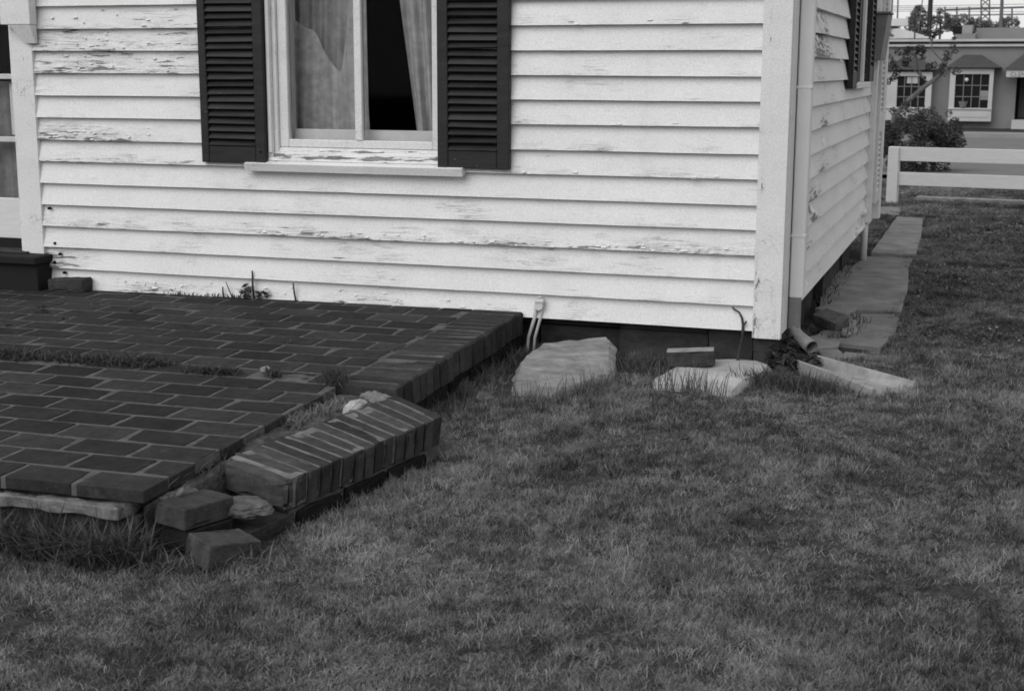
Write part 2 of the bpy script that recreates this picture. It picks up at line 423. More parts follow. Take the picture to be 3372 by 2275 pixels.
XL, XR = -3.716, -0.122
WOB = [0, 0, .002, 0, .002, 0, .001, 0, .004, .003, -.001, -.002, 0] + [0] * 30
for r in range(28):
    zb = Z0 + E_ * r
    zl = zb - 0.002 + random.uniform(-.002, .002); zr = zb + WOB[r] + random.uniform(-.001, .001)
    if r < 6:
        clapboard('x', XL, XR, r, zl, zr, E_, wear_front, house, r * 2.0)
    elif r < 21:
        zm = zl + (zr - zl) * 0.36
        clapboard('x', XL, -2.43, r, zl, zm, E_, wear_front, house, r * 2.0)
        clapboard('x', -1.52, XR, r, zm, zr, E_, wear_front, house, r * 2.0 + 1)
    else:
        clapboard('x', XL, XR, r, zl, zr, E_, wear_front, house, r * 2.0)
# left of the door, out of frame
mb = MB(); mb.box(-7.0, -5.0, -0.02, 0.0, 0.03, 3.1); build('wall_panel', mb, 'white_far', house)

# sheathing behind the boards with the window and door left open
for bx in ((-3.72, -2.46, 0.002, 0.05, -0.02, 3.1), (-1.50, -0.02, 0.002, 0.05, 0.02, 3.1), (-2.46, -1.50, 0.002, 0.05, -0.02, 0.70), (-2.46, -1.50, 0.002, 0.05, 2.2, 3.1)):
    build('sheathing', MB().box(*bx), 'dark_wood', house)
# rooms behind the window and the door; their darkness is near-black wall colour
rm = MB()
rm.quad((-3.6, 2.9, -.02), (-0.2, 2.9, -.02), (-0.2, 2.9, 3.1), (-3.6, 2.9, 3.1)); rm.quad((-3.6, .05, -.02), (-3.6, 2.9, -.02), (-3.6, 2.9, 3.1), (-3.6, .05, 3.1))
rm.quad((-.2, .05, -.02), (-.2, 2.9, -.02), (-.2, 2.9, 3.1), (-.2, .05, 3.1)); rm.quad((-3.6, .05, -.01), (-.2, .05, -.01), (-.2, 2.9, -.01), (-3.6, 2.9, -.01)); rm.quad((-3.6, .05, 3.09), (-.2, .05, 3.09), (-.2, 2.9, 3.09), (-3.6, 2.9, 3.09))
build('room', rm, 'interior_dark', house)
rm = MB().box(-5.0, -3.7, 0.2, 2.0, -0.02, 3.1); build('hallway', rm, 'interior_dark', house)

# corner post
def wear_mesh(o, fn):
    set_attr(o.data, 'wear', [fn(v.co) for v in o.data.vertices]); return o
def boxgrid(name, mat, x0, x1, y0, y1, z0, z1, parent, wear=lambda c: 0.05, bevel=0.002, nz=24):
    mb = MB().box(x0, x1, y0, y1, z0, z1); me = mb.mesh(name, bevel)
    bm = bmesh.new(); bm.from_mesh(me)
    for k in range(1, nz):
        z = z0 + (z1 - z0) * k / nz
        bmesh.ops.bisect_plane(bm, geom=bm.verts[:] + bm.edges[:] + bm.faces[:], plane_co=(0, 0, z), plane_no=(0, 0, 1))
    bm.to_mesh(me); bm.free()
    o = link(name, me, mat, parent); return wear_mesh(o, wear)
boxgrid('corner_board', 'white_trim_paint', -0.125, -0.004, -0.040, 0.0, 0.0, 3.1, house, lambda c: 0.08 + (0.42 * max(0, 1 - (c.x + .125) / .03) * (0.5 + fb(c.z * 3.0)) if c.z < 0.75 else 0.0) + (0.3 if c.z < 0.05 else 0))
boxgrid('corner_board', 'white_trim_paint', -0.045, 0.0, 0.002, 0.128, 0.02, 3.1, house, lambda c: 0.05)

# door casing with a small bracket, door, step
boxgrid('door_casing', 'white_trim_paint', -3.835, -3.712, -0.032, 0.0, 0.205, 3.1, house, lambda c: 0.12 + 0.25 * max(0, fb(c.z * 4, c.x * 30)))
boxgrid('door_jamb', 'white_trim_paint', -3.853, -3.8362, -0.020, 0.16, 0.19, 3.1, house, lambda c: 0.3)
br = MB(); br.hexa([(-3.735, -0.05, 1.245), (-3.675, -0.05, 1.245), (-3.675, -0.0325, 1.245), (-3.735, -0.0325, 1.245), (-3.80, -0.085, 1.335), (-3.675, -0.085, 1.335), (-3.675, -0.0325, 1.335), (-3.80, -0.0325, 1.335)])
wear_mesh(build('door_bracket', br, 'white_trim_paint', house, 0.002), lambda c: 0.1)
boxgrid('door_head', 'white_trim_paint', -3.845, -3.672, -0.088, -0.0325, 1.3355, 1.62, house, lambda c: 0.1, nz=4)
door = build('door', MB().box(-4.75, -3.855, 0.075, 0.11, 0.215, 0.262), 'dark_wood', house)
build('kick_panel', MB().box(-4.75, -3.855, 0.07, 0.105, 0.2635, 0.47), 'fence_paint', door, 0.003)
for z in (0.770, 1.085, 1.40): build('door_rail', MB().box(-4.75, -3.855, 0.07, 0.10, z - .013, z + .013), 'sash_paint', door, 0.002)
build('door_stile', MB().box(-3.982, -3.935, 0.125, 0.14, 0.79, 1.05), 'sash_paint', door, 0.002)
build('door_pane', MB().box(-4.75, -3.855, 0.083, 0.087, 0.471, 2.1), 'window_glass', door)
def cloth(name, mat, x0, x1, y, z0, z1, folds, amp, parent=None, left=None, right=None, top=None, n=60, nz=24):
    """hanging cloth; left/right are edge functions of height, top a function of s"""
    v = []; f = []
    for i in range(n + 1):
        s = i / n
        for j in range(nz + 1):
            t = j / nz
            ztop = z1 if top is None else top(s)
            z = z0 + (ztop - z0) * t
            xa = x0 if left is None else left(z); xb = x1 if right is None else right(z)
            x = xa + (xb - xa) * s
            d = amp * math.sin(s * folds * 6.283 + 0.7 * math.sin(z * 3)) + amp * .6 * fb(s * folds * 2, z * 1.5)
            v.append((x, y + d, z))
    k = nz + 1
    for i in range(n):
        for j in range(nz): p = i * k + j; f.append((p, p + k, p + k + 1, p + 1))
    me = bpy.data.meshes.new(name); me.from_pydata(v, [], f); me.polygons.foreach_set('use_smooth', [True] * len(me.polygons))
    return link(name, me, mat, parent)
tag(cloth('door_curtain', 'door_fabric', -4.7, -3.87, 0.15, 0.40, 1.06, 7, 0.012), 'short pale curtain behind the lower glass of the house door', 'curtain')
st = build('door_step', MB().box(-5.2, -3.672, -0.16, 0.02, 0.165, 0.2045), 'dark_wood', house, 0.006)
build('step_riser', MB().box(-5.2, -3.685, -0.13, 0.02, 0.0, 0.1635), 'dark_wood', st, 0.004)
build('door_sill', MB().box(-4.9, -3.80, -0.06, 0.12, 0.2055, 0.2145), 'stone_dark', st, 0.002)

# window
win = MB()
win.box(-2.462, -2.405, -0.022, 0.002, 0.70, 2.2); win.box(-1.545, -1.49, -0.022, 0.002, 0.70, 2.2); win.box(-2.462, -1.49, -0.022, 0.002, 2.2005, 2.32)
window = build('window', win, 'white_trim_paint', house, 0.003)
wear_mesh(window, lambda c: 0.1)
for a, b in ((-2.4045, -2.385), (-1.565, -1.5455)):
    o = build('jamb', MB().box(a, b, -0.008, 0.20, 0.72, 2.2), 'white_trim_paint', window, 0.002); wear_mesh(o, lambda c: 0.15)
o = build('stop_molding', MB().box(-2.4235, -2.4055, -0.034, -0.0225, 0.74, 2.2), 'white_trim_paint', window, 0.003); wear_mesh(o, lambda c: 0.1)
def grid_board(name, mat, p00, p10, p11, p01, thick, nx, ny, parent, wear):
    """sloping board from four corner points, subdivided so wear can follow it"""
    P = [Vector(p) for p in (p00, p10, p11, p01)]; v = []; f = []; w = []
    for i in range(nx + 1):
        for j in range(ny + 1):
            s = i / nx; t = j / ny
            q = (P[0] * (1 - s) + P[1] * s) * (1 - t) + (P[3] * (1 - s) + P[2] * s) * t
            v.append(tuple(q)); w.append(wear(s, t))
    k = ny + 1
    for i in range(nx):
        for j in range(ny): p = i * k + j; f.append((p, p + k, p + k + 1, p + 1))
    n0 = len(v); nrm = (P[1] - P[0]).cross(P[3] - P[0]).normalized() * thick
    border = [i * k for i in range(nx + 1)] + [nx * k + j for j in range(1, k)] + [i * k + ny for i in range(nx - 1, -1, -1)] + [j for j in range(ny - 1, 0, -1)]
    for b_ in border: v.append(tuple(Vector(v[b_]) - nrm)); w.append(w[b_])
    m_ = len(border)
    for i in range(m_): f.append((border[i], n0 + i, n0 + (i + 1) % m_, border[(i + 1) % m_]))
    f.append(tuple(n0 + i for i in range(m_)))
    me = bpy.data.meshes.new(name); me.from_pydata(v, [], f)
    bm = bmesh.new(); bm.from_mesh(me); bmesh.ops.recalc_face_normals(bm, faces=bm.faces); bm.to_mesh(me); bm.free()
    set_attr(me, 'wear', w); return link(name, me, mat, parent)
grid_board('sill', 'white_sill_paint', (-2.535, -0.072, 0.690), (-1.44, -0.072, 0.690), (-1.44, -0.0225, 0.705), (-2.535, -0.0225, 0.705), 0.036, 60, 4, window,
           lambda s, t: 0.15 + (0.45 if s > 0.85 else 0.1) * max(0, fb(s * 20, t * 2) + .3))
grid_board('sill_slope', 'white_sill_paint', (-2.425, -0.036, 0.7065), (-1.52, -0.036, 0.7065), (-1.52, 0.012, 0.765), (-2.425, 0.012, 0.765), 0.02, 60, 8, window,
           lambda s, t: 0.25 + 0.78 * max(0, 1 - abs(t - .28) * 3.0) * (0.8 + .6 * fb(s * 9)) + 0.5 * max(0, 1 - abs(t - .75) * 5) * (1 if .2 < s < .65 else .3))
sash = MB()
sash.box(-2.3845, -2.338, 0.010, 0.045, 0.766, 2.2); sash.box(-1.612, -1.566, 0.010, 0.045, 0.766, 2.2)
sash.box(-2.3375, -1.6125, 0.011, 0.044, 0.766, 0.803)
storm = build('storm_sash', sash, 'white_trim_paint', window, 0.003); wear_mesh(storm, lambda c: 0.12)
o = build('mullion', MB().box(-1.994, -1.958, 0.006, 0.046, 0.8035, 2.2), 'white_trim_paint', window, 0.003); wear_mesh(o, lambda c: 0.15)
build('pane', MB().box(-2.3375, -1.9945, 0.026, 0.029, 0.8035, 2.2), 'window_glass', window)
build('pane', MB().box(-1.9575, -1.6125, 0.026, 0.029, 0.8035, 2.2), 'window_glass', window)
inn = MB(); inn.box(-2.384, -2.352, 0.085, 0.12, 0.78, 2.2); inn.box(-1.60, -1.566, 0.085, 0.12, 0.78, 2.2); inn.box(-2.3515, -1.6005, 0.087, 0.118, 0.79, 0.848)
build('inner_sash', inn, 'sash_paint', window, 0.003)
# curtains
YC = 0.17
tag(cloth('sheer_curtain', 'sheer_fabric', -2.42, -2.02, YC + .05, 0.72, 2.1, 6, 0.010), 'sheer net curtain hanging behind the left window pane', 'curtain')
tag(cloth('lace_curtain', 'lace_fabric', -2.40, -2.0, YC, 0.70, 2.1, 4, 0.010, top=lambda s: 1.115 + (1.1 * (s - .66) / .34 * min(1, (s - .66) / .12) if s > .66 else .20 * (.5 - .5 * math.cos(math.pi * min(1, (.66 - s) / .42))) + .05 * max(0, (.24 - s) / .24))),
    'white lace curtain with a scooped top edge in the left pane', 'curtain')
tag(cloth('side_curtain', 'curtain_fabric', -1.83, -1.5, YC, 0.70, 2.1, 5, 0.014, left=lambda z: -1.752 - 0.072 * max(0, (z - .80) / .60) ** 1.0), 'plain curtain drawn aside in the right pane', 'curtain')
tag(cloth('narrow_curtain', 'curtain_fabric', -2.05, -1.99, YC, 0.70, 2.1, 1, 0.006, right=lambda z: -1.993 - 0.03 * min(1, max(0, (z - .84) / .5))), 'narrow edge of curtain beside the mullion in the right pane', 'curtain')

# shutters
lou = MB(); lou.box(-0.5, 0.5, -0.021, 0.021, -0.0035, 0.0035); LOUVER = lou.mesh('louver', 0.0)
LOUVER.materials.append(MATS['shutter_paint'])
def shutter(x0, x1, z0, z1, yb, sl, sr, tilt, bottom, parent):
    f = MB()
    f.box(x0, x0 + sl, yb - .032, yb, z0, z1); f.box(x1 - sr, x1, yb - .032, yb, z0, z1)
    f.box(x0 + sl + .0005, x1 - sr - .0005, yb - .030, yb - .002, z0, z0 + bottom); f.box(x0 + sl + .0005, x1 - sr - .0005, yb - .030, yb - .002, z1 - .07, z1)
    s = build('shutter', f, 'shutter_paint', parent, 0.003)
    s['label'] = 'black louvered wooden shutter'
    z = z0 + bottom + 0.016; i = 0
    while z < z1 - 0.09:
        l = link('louver', LOUVER, None, s, ((x0 + sl + x1 - sr) / 2 + 0, yb - .016, z), (R(52 + random.uniform(-12, 7)), random.uniform(-.011, .011), random.uniform(-.01, .01)))
        l.scale = (x1 - sr - x0 - sl - 0.002, 1, 1); z += 0.0345; i += 1
    s.rotation_euler = (0, R(tilt), 0)
    return s
shutter(-2.768, -2.428, 0.690, 2.25, -0.024, 0.040, 0.052, 0, 0.078, house)
shutter(-1.562, -1.222, 0.692, 2.25, -0.024, 0.050, 0.058, 0, 0.078, house)
build('shutter_pin', MB().tube([(-2.452, -.062, .745), (-2.452, -.05, .745)], .004, 6), 'interior_dark', house)

for (x, z) in ((-3.668, .437), (-3.645, .262), (-3.62, .208), (-3.655, .165), (-3.60, .115)):
    build('bolt', MB().tube([(x, -.018, z), (x, -.034, z)], [.007, .007], 8), 'interior_dark', house)
# foundation under the front and the side
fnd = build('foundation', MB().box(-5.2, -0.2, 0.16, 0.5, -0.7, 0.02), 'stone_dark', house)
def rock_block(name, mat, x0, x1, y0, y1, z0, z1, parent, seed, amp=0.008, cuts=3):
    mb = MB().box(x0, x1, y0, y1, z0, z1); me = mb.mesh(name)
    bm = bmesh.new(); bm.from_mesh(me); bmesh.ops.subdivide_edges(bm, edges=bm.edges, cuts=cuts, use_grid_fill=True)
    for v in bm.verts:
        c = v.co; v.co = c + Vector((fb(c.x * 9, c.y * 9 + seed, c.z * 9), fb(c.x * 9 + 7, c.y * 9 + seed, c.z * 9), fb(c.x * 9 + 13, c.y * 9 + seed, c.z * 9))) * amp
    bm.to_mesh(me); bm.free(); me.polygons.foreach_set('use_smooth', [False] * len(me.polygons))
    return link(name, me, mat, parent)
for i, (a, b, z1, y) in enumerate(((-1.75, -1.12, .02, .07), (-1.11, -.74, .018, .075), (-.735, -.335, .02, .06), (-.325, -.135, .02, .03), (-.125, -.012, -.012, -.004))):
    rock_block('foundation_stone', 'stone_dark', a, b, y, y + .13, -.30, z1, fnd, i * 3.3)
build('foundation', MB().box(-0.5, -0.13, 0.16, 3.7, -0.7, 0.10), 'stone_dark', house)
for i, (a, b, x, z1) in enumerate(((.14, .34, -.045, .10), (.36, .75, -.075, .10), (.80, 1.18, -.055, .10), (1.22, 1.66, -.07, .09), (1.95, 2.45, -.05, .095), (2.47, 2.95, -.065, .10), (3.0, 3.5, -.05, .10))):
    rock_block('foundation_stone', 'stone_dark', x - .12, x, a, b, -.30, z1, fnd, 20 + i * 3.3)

# side wall
def wear_side(row, y, t):
    w = 0.3 * max(0, fb(y * 2.1, row * 2.3 + 40)) + 0.22 * (1 - t) ** 3
    if row == 10: w += 0.95 * max(0, 1 - abs(y - 0.75) / .55)
    if row == 11: w += 0.6 * max(0, 1 - abs(y - 0.85) / .3)
    if row in (4, 3): w += 0.9 * max(0, 1 - abs(y - .7) / .3) * (1 - t)
    if row in (7, 5): w += 0.7 * max(0, 1 - abs(y - 1.0) / .3) * (1 - t)
    if row in (2,): w += 0.4 * max(0, 1 - abs(y - .45) / .2)
    return max(0, min(1, w))
for r in range(27):
    zb = 0.110 + E_ * r
    if 9 <= r < 22:
        clapboard('y', 0.196, 2.28, r, zb, zb + .002, E_, wear_side, house, 60 + r * 1.7)
        clapboard('y', 3.02, 3.62, r, zb + .002, zb + .002, E_, wear_side, house, 60 + r * 1.7)
    else:
        clapboard('y', 0.196, 3.62, r, zb, zb + .002, E_, wear_side, house, 60 + r * 1.7)
build('sheathing', MB().box(-.05, -.002, .12, 3.62, 0.10, 3.1), 'dark_wood', house)
# window on the side with its two shutters
sw = MB(); sw.box(0.0, 0.026, 2.28, 2.36, 1.06, 2.4); sw.box(0.0, .026, 2.94, 3.02, 1.06, 2.4)
sidewin = build('window', sw, 'white_far', house, 0.003); sidewin['label'] = 'side window framed in white'
build('sill', MB().box(0.0, 0.062, 2.22, 3.08, 1.025, 1.058), 'white_far', sidewin, 0.003)
build('pane', MB().box(0.004, 0.008, 2.36, 2.94, 1.06, 2.4), 'glass_dark', sidewin)
def side_shutter(y0, y1, z0, x0):
    f = MB(); f.box(x0, x0 + .034, y0, y0 + .045, z0, 2.5); f.box(x0, x0 + .034, y1 - .045, y1, z0, 2.5); f.box(x0 + .002, x0 + .032, y0 + .0455, y1 - .0455, z0, z0 + .085)
    s = build('shutter', f, 'shutter_paint', house, .003); s['label'] = 'black shutter on the side window'
    z = z0 + .1
    while z < 2.45:
        l = link('louver', LOUVER, None, s, (x0 + .017, (y0 + y1) / 2, z), (R(52), 0, R(90))); l.scale = (y1 - y0 - .092, 1, 1); z += .0345
side_shutter(1.98, 2.28, 1.03, 0.024)
side_shutter(3.03, 3.33, 1.06, 0.024)
# corner post of the rear wing with a pale louvered door shutter, and the grey box
boxgrid('corner_post', 'white_trim_paint', 0.001, 0.058, 3.622, 3.72, 0.135, 3.1, house, lambda c: 0.1)
boxgrid('corner_post', 'white_trim_paint', -0.02, 0.016, 3.50, 3.6215, 0.12, 3.1, house, lambda c: 0.2)
wing = MB().box(-3.5, 0.03, 3.725, 4.18, 0.1, 3.1); build('wing_wall', wing, 'white_far', house)
ps = MB()
for y in (3.74, 4.02): ps.box(0.0305, 0.078, y, y + .04, 0.25, 2.6)
for z0, z1 in ((.25, .33), (.72, .84), (2.5, 2.6)): ps.box(0.0305, 0.076, 3.7805, 4.0195, z0, z1)
pal = build('shutter', ps, 'pale_louver_paint', house, .003); pal['label'] = 'tall pale louvered shutter on the rear wing'
lv = MB().box(-0.5, 0.5, -0.026, 0.026, -0.003, 0.003).mesh('louver'); lv.materials.append(MATS['pale_louver_paint'])
for z in list(np.arange(.35, .71, .0345)) + list(np.arange(.86, 2.48, .0345)):
    l = link('louver', lv, None, pal, (.056, 3.90, float(z)), (R(48), 0, R(90))); l.scale = (.238, .9, 1)
build('door_casing', MB().box(0.0305, 0.082, 4.062, 4.16, 0.12, 3.1), 'white_far', house, .003)
gb = MB(); gb.hexa([(.03, 3.40, 1.19), (.088, 3.40, 1.19), (.105, 3.60, 1.19), (.03, 3.60, 1.19), (.025, 3.36, 1.475), (.125, 3.36, 1.475), (.135, 3.60, 1.475), (.025, 3.60, 1.475)])
gbo = build('meter_box', gb, 'grey_metal', None, .004); tag(gbo, 'grey metal box fixed high on the white post beside the side window', 'meter box')
build('lid', MB().box(.02, .142, 3.345, 3.60, 1.4755, 1.49), 'grey_metal', gbo, .003)
# drain pipe below the post and two white valves
dp = MB().tube([(.022, 3.66, .1345), (.022, 3.66, .05), (.022, 3.665, -.13)], .022, 12)
tag(build('drain_pipe', dp, 'fence_paint', None, 0, 1, True), 'white drain pipe standing under the white corner post', 'pipe')
vt = MB().tube([(0.02, 3.3, .235), (.05, 3.3, .235)], [.028, .03], 10).tube([(.05, 3.3, .235), (.062, 3.3, .235)], [.03, .012], 10); vt.tube([(.035, 3.3, .21), (.035, 3.3, .15)], .008, 8)
tag(build('wall_valve', vt, 'white_far', None, .002), 'round white valve on the side wall beside the white post', 'valve')
vt = MB().tube([(.03, 2.93, .135), (.04, 3.2, .14)], .014, 8).tube([(.03, 3.02, .135), (.03, 3.02, .17)], .01, 8).tube([(.0, 3.19, .14), (.04, 3.19, .14)], .01, 8)
tag(build('wall_tap', vt, 'white_far', None), 'small white pipe tap low on the side wall', 'tap')

# downspout at the corner
dso = build('downspout', MB().box(.0015, .0625, .130, .195, 0.155, 3.1), 'white_far', house, .006); dso['label'] = 'white downspout at the corner'
build('lower_pipe', MB().box(-.001, .052, .133, .186, 0.015, 0.1545), 'grey_metal', dso, .006)
elb = MB()
path = [(.026, .158, .03), (.034, .148, .004), (.050, .120, -.008), (.085, .075, -.022), (.120, .030, -.036)]
elb.tube(path, [.026, .027, .028, .029, .030], 16, False); elb.tube(path[::-1], [.0275, .026, .025, .025, .025], 16, False)
elb.tube([(.1195, .0305, -.0358), (.1205, .0295, -.0362)], [.0302, .0275], 16, False)
build('elbow', elb, 'dull_zinc', dso, 0, 1, True)
build('bore_shade', MB().tube([(.090, .069, -.0240), (.0903, .0687, -.0241)], .0248, 14), 'interior_dark', dso)  # dark disc added as the shade inside the elbow mouth
for z in (.42, 1.05, 1.75): build('strap', MB().box(.0005, .0645, .1285, .1965, z, z + .014), 'white_far', dso, .002)
# curled flakes of paint
fl = MB()
for (y, z, s) in ((.62, 1.36, .05), (.58, 1.26, .05), (.72, 1.235, .04), (1.55, 1.2, .05), (.34, .80, .05), (.95, .80, .045), (.62, .505, .05), (.7, .5, .035), (.33, .19, .05), (.40, .17, .05), (.46, .18, .04)):
    for q in range(2):
        a = random.uniform(-.6, .6); yy = y + random.uniform(-.03, .03); w = s * random.uniform(.3, .6); h = s * random.uniform(.5, .9); zz = z + random.uniform(-.01, .01)
        pts = []
        for i in range(4):
            t = i / 3; out = .018 + .02 * t * t * random.uniform(.7, 1.4)
            pts.append(((out, yy - w / 2 + a * t * .02, zz + h * (.5 - t)), (out + .004, yy + w / 2 * (1 - .4 * t) + a * t * .02, zz + h * (.5 - t))))
        for i in range(3): fl.quad(pts[i][0], pts[i][1], pts[i + 1][1], pts[i + 1][0])
def front_row(r): return Z0 + E_ * r
spots = [(random.uniform(-2.5, -.2), front_row(3) + random.uniform(.004, .03)) for _ in range(46)] + [(random.uniform(-3.65, -2.85), front_row(random.choice((10, 11, 11, 12))) + random.uniform(.004, .09)) for _ in range(34)] \
    + [(random.uniform(-3.65, -3.0), front_row(7) + random.uniform(.004, .05)) for _ in range(14)] + [(random.uniform(-3.3, -1.3), front_row(0) + random.uniform(.03, .08)) for _ in range(22)] + [(random.uniform(-1.2, -.2), front_row(random.choice((6, 8, 12))) + random.uniform(.002, .02)) for _ in range(14)]
for x, z in spots:
    w = random.uniform(.008, .03); h = random.uniform(.004, .011); c_ = random.uniform(.004, .012); pts = []
    t0 = (z - Z0) / E_ % 1.0; d0 = .029 * (1 - t0 / 1.12) + .0025
    for i in range(4):
        t = i / 3; dd = d0 + c_ * t * t
        pts.append(((x - w / 2 * (1 - .2 * t), -dd, z - h * t * .7 + .3 * h), (x + w / 2, -dd - .001, z - h * t * .6 + .3 * h)))
    for i in range(3): fl.quad(pts[i][0], pts[i][1], pts[i + 1][1], pts[i + 1][0])
o = build('paint_flakes', fl, 'paint_curl', house); o['kind'] = 'stuff'

# ------------------------------------------------------------------ brick patio
def ptop(x, y): return 0.054 + 0.0268 * y + 0.008 * (x + 1.18)
patio = thing('brick_patio', 'old brick patio with weedy joints beside the white house', 'patio')
BL, BW_, BH = 0.2265, 0.1255, 0.038
def roughen(me, amp, freq, cuts, seed, corner=0.0):
    bm = bmesh.new(); bm.from_mesh(me); bmesh.ops.subdivide_edges(bm, edges=bm.edges, cuts=cuts, use_grid_fill=True); bm.normal_update()
    for v in bm.verts:
        c = v.co; k = fb(c.x * freq + seed, c.y * freq, c.z * freq) + .6 * fb(c.x * freq * 2.3 + seed, c.y * freq * 2.3, c.z * freq * 2.3)
        v.co = c + v.normal * amp * k
    if corner:
        for v in bm.verts:
            c = v.co; q = fb(c.x * 14 + seed + 30, c.y * 14, c.z * 14)
            sharp = len([e for e in v.link_edges if len(e.link_faces) == 2 and e.calc_face_angle(0) > .35])
            if sharp and q > .12: v.co = c - v.normal * corner * (q - .12) * 3
    bmesh.ops.triangulate(bm, faces=[f for f in bm.faces if len(f.verts) > 4])
    bm.to_mesh(me); bm.free()
def brick_mesh(L, W_, H_, n, mat, jit=0.0007, bev=0.0028):
    out = []
    for i in range(n):
        mb = MB().box(-L / 2, L / 2, -W_ / 2, W_ / 2, -H_, 0); me = mb.mesh('brick', bev, 1)
        bm = bmesh.new(); bm.from_mesh(me)
        for v in bm.verts: v.co += Vector([random.uniform(-jit, jit) for _ in range(3)])
        if i % 3 == 2:                                  # a chipped corner
            c = Vector((random.choice((-1, 1)) * L / 2, random.choice((-1, 1)) * W_ / 2, 0))
            for v in bm.verts:
                d = (v.co - c).length
                if d < 0.03: v.co += (Vector((0, 0, -H_ / 2)) - c).normalized() * (0.03 - d) * 0.5
        bm.to_mesh(me); bm.free(); me.materials.append(MATS[mat]); out.append(me)
    return out
FIELD = brick_mesh(BL, BW_, BH, 9, 'patio_brick')
LX, LY = 0.240, 0.1424
nb = 0
tiltx = math.atan(0.0268); tilty = -math.atan(0.008)
for r in range(-12, 8):
    yc = -1.645 - LY * (r + 0.5)
    ya = min(yc + LY / 2, -0.024); yb = yc - LY / 2
    if ya - yb < 0.04: continue
    xr_lim = -1.405 if yc > -1.52 else -1.365 + 0.012 * fb(r * 1.3)
    off = -2.470 + LX * ((0.5 * r) % 1.0) + 0.004 * (r + .5)
    k0 = int(math.floor((-3.95 - off) / LX)) - 1
    for k in range(k0, 12):
        x0 = off + LX * k + 0.0085; x1 = off + LX * (k + 1) - 0.0085
        if x1 > xr_lim: x1 = xr_lim
        if x1 - x0 < 0.045 or x0 > xr_lim: continue
        # leave out what lies beyond the frame
        xc = (x0 + x1) / 2; yy = (ya + yb) / 2
        if x1 < -4.15 + (0.0 - yc) * 0.82 * 0.95: continue
        lift = random.uniform(-.0008, .0010)
        if abs(yy + 1.50) < .1 and xc < -1.6: lift -= random.choice((0, .0005, .001, .003))
        fp = random.choice((1, -1))
        o = link('brick', random.choice(FIELD), None, patio, (xc, yy, ptop(xc, yy) + lift), (fp * tiltx + random.uniform(-.006, .006), fp * tilty + random.uniform(-.004, .004), random.uniform(-.007, .007) + (math.pi if fp < 0 else 0)))
        o.scale = ((x1 - x0) / BL, min(1.0, (ya - yb - .014) / BW_) if ya - yb < LY - .01 else 1.0, 1); nb += 1
# mortar bed of the field
def bed(name, mat, corners, depth, below, parent, sub=40, amp=.0009):
    me = bpy.data.meshes.new(name); (x0, x1, y0, y1) = corners; v = []; f = []; n = sub
    for i in range(n + 1):
        for j in range(n + 1):
            x = x0 + (x1 - x0) * i / n; y = y0 + (y1 - y0) * j / n
            v.append((x, y, ptop(x, y) - below + amp * fb(x * 30, y * 30)))
    k = n + 1
    for i in range(n):
        for j in range(n): p = i * k + j; f.append((p, p + k, p + k + 1, p + 1))
    c = [0, n * k, n * k + n, n]; b0 = len(v)
    for q in c: v.append((v[q][0], v[q][1], v[q][2] - depth))
    ring = [i * k for i in range(n + 1)], [n * k + j for j in range(n + 1)], [i * k + n for i in range(n, -1, -1)], [j for j in range(n, -1, -1)]
    for s in range(4): f.append(tuple(ring[s]) + (b0 + (s + 1) % 4, b0 + s))
    f.append((b0, b0 + 1, b0 + 2, b0 + 3))
    me.from_pydata(v, [], f); return link(name, me, mat, parent)
bed('mortar_bed', 'mortar', (-5.6, -1.40, -1.53, -.001), .16, .0026, patio, 90)
bed('mortar_bed', 'mortar', (-5.6, -1.375, -2.772, -1.5305), .034, .0026, patio, 90)
# concrete slab showing under the front edge
def slab_piece(name, mat, outline, thick, parent=None, amp=.006, cuts=3, freq=9, seed=0.0, bev=.006):
    """irregular stone: outline of (x, y, z) points of its upper face, given real thickness"""
    mb = MB().prism(outline, (0, 0, -thick)); me = mb.mesh(name, bev, 1)
    bm = bmesh.new(); bm.from_mesh(me); bmesh.ops.triangulate(bm, faces=bm.faces)
    for _ in range(cuts): bmesh.ops.subdivide_edges(bm, edges=[e for e in bm.edges if e.calc_length() > .045], cuts=1); bmesh.ops.triangulate(bm, faces=bm.faces)
    bm.normal_update()
    for v in bm.verts:
        c = v.co; v.co = c + v.normal * amp * (fb(c.x * freq + seed, c.y * freq, c.z * freq) + .5 * fb(c.x * freq * 2.7 + seed, c.y * freq * 2.7, c.z * freq * 2.7))
    bm.to_mesh(me); bm.free()
    return link(name, me, mat, parent)
slab_piece('base_slab', 'concrete_dirty', [(-3.2, -2.792, -.086), (-2.2, -2.80, -.080), (-1.75, -2.788, -.076), (-1.44, -2.80, -.074), (-1.41, -2.6, -.068), (-1.41, -1.9, -.06), (-3.2, -1.9, -.07)], .034, patio, .011, 5, 16, 0.0, .003)
build('earth_bank', MB().box(-3.4, -1.40, -2.762, -1.9, -.5, -.108), 'soil', patio)
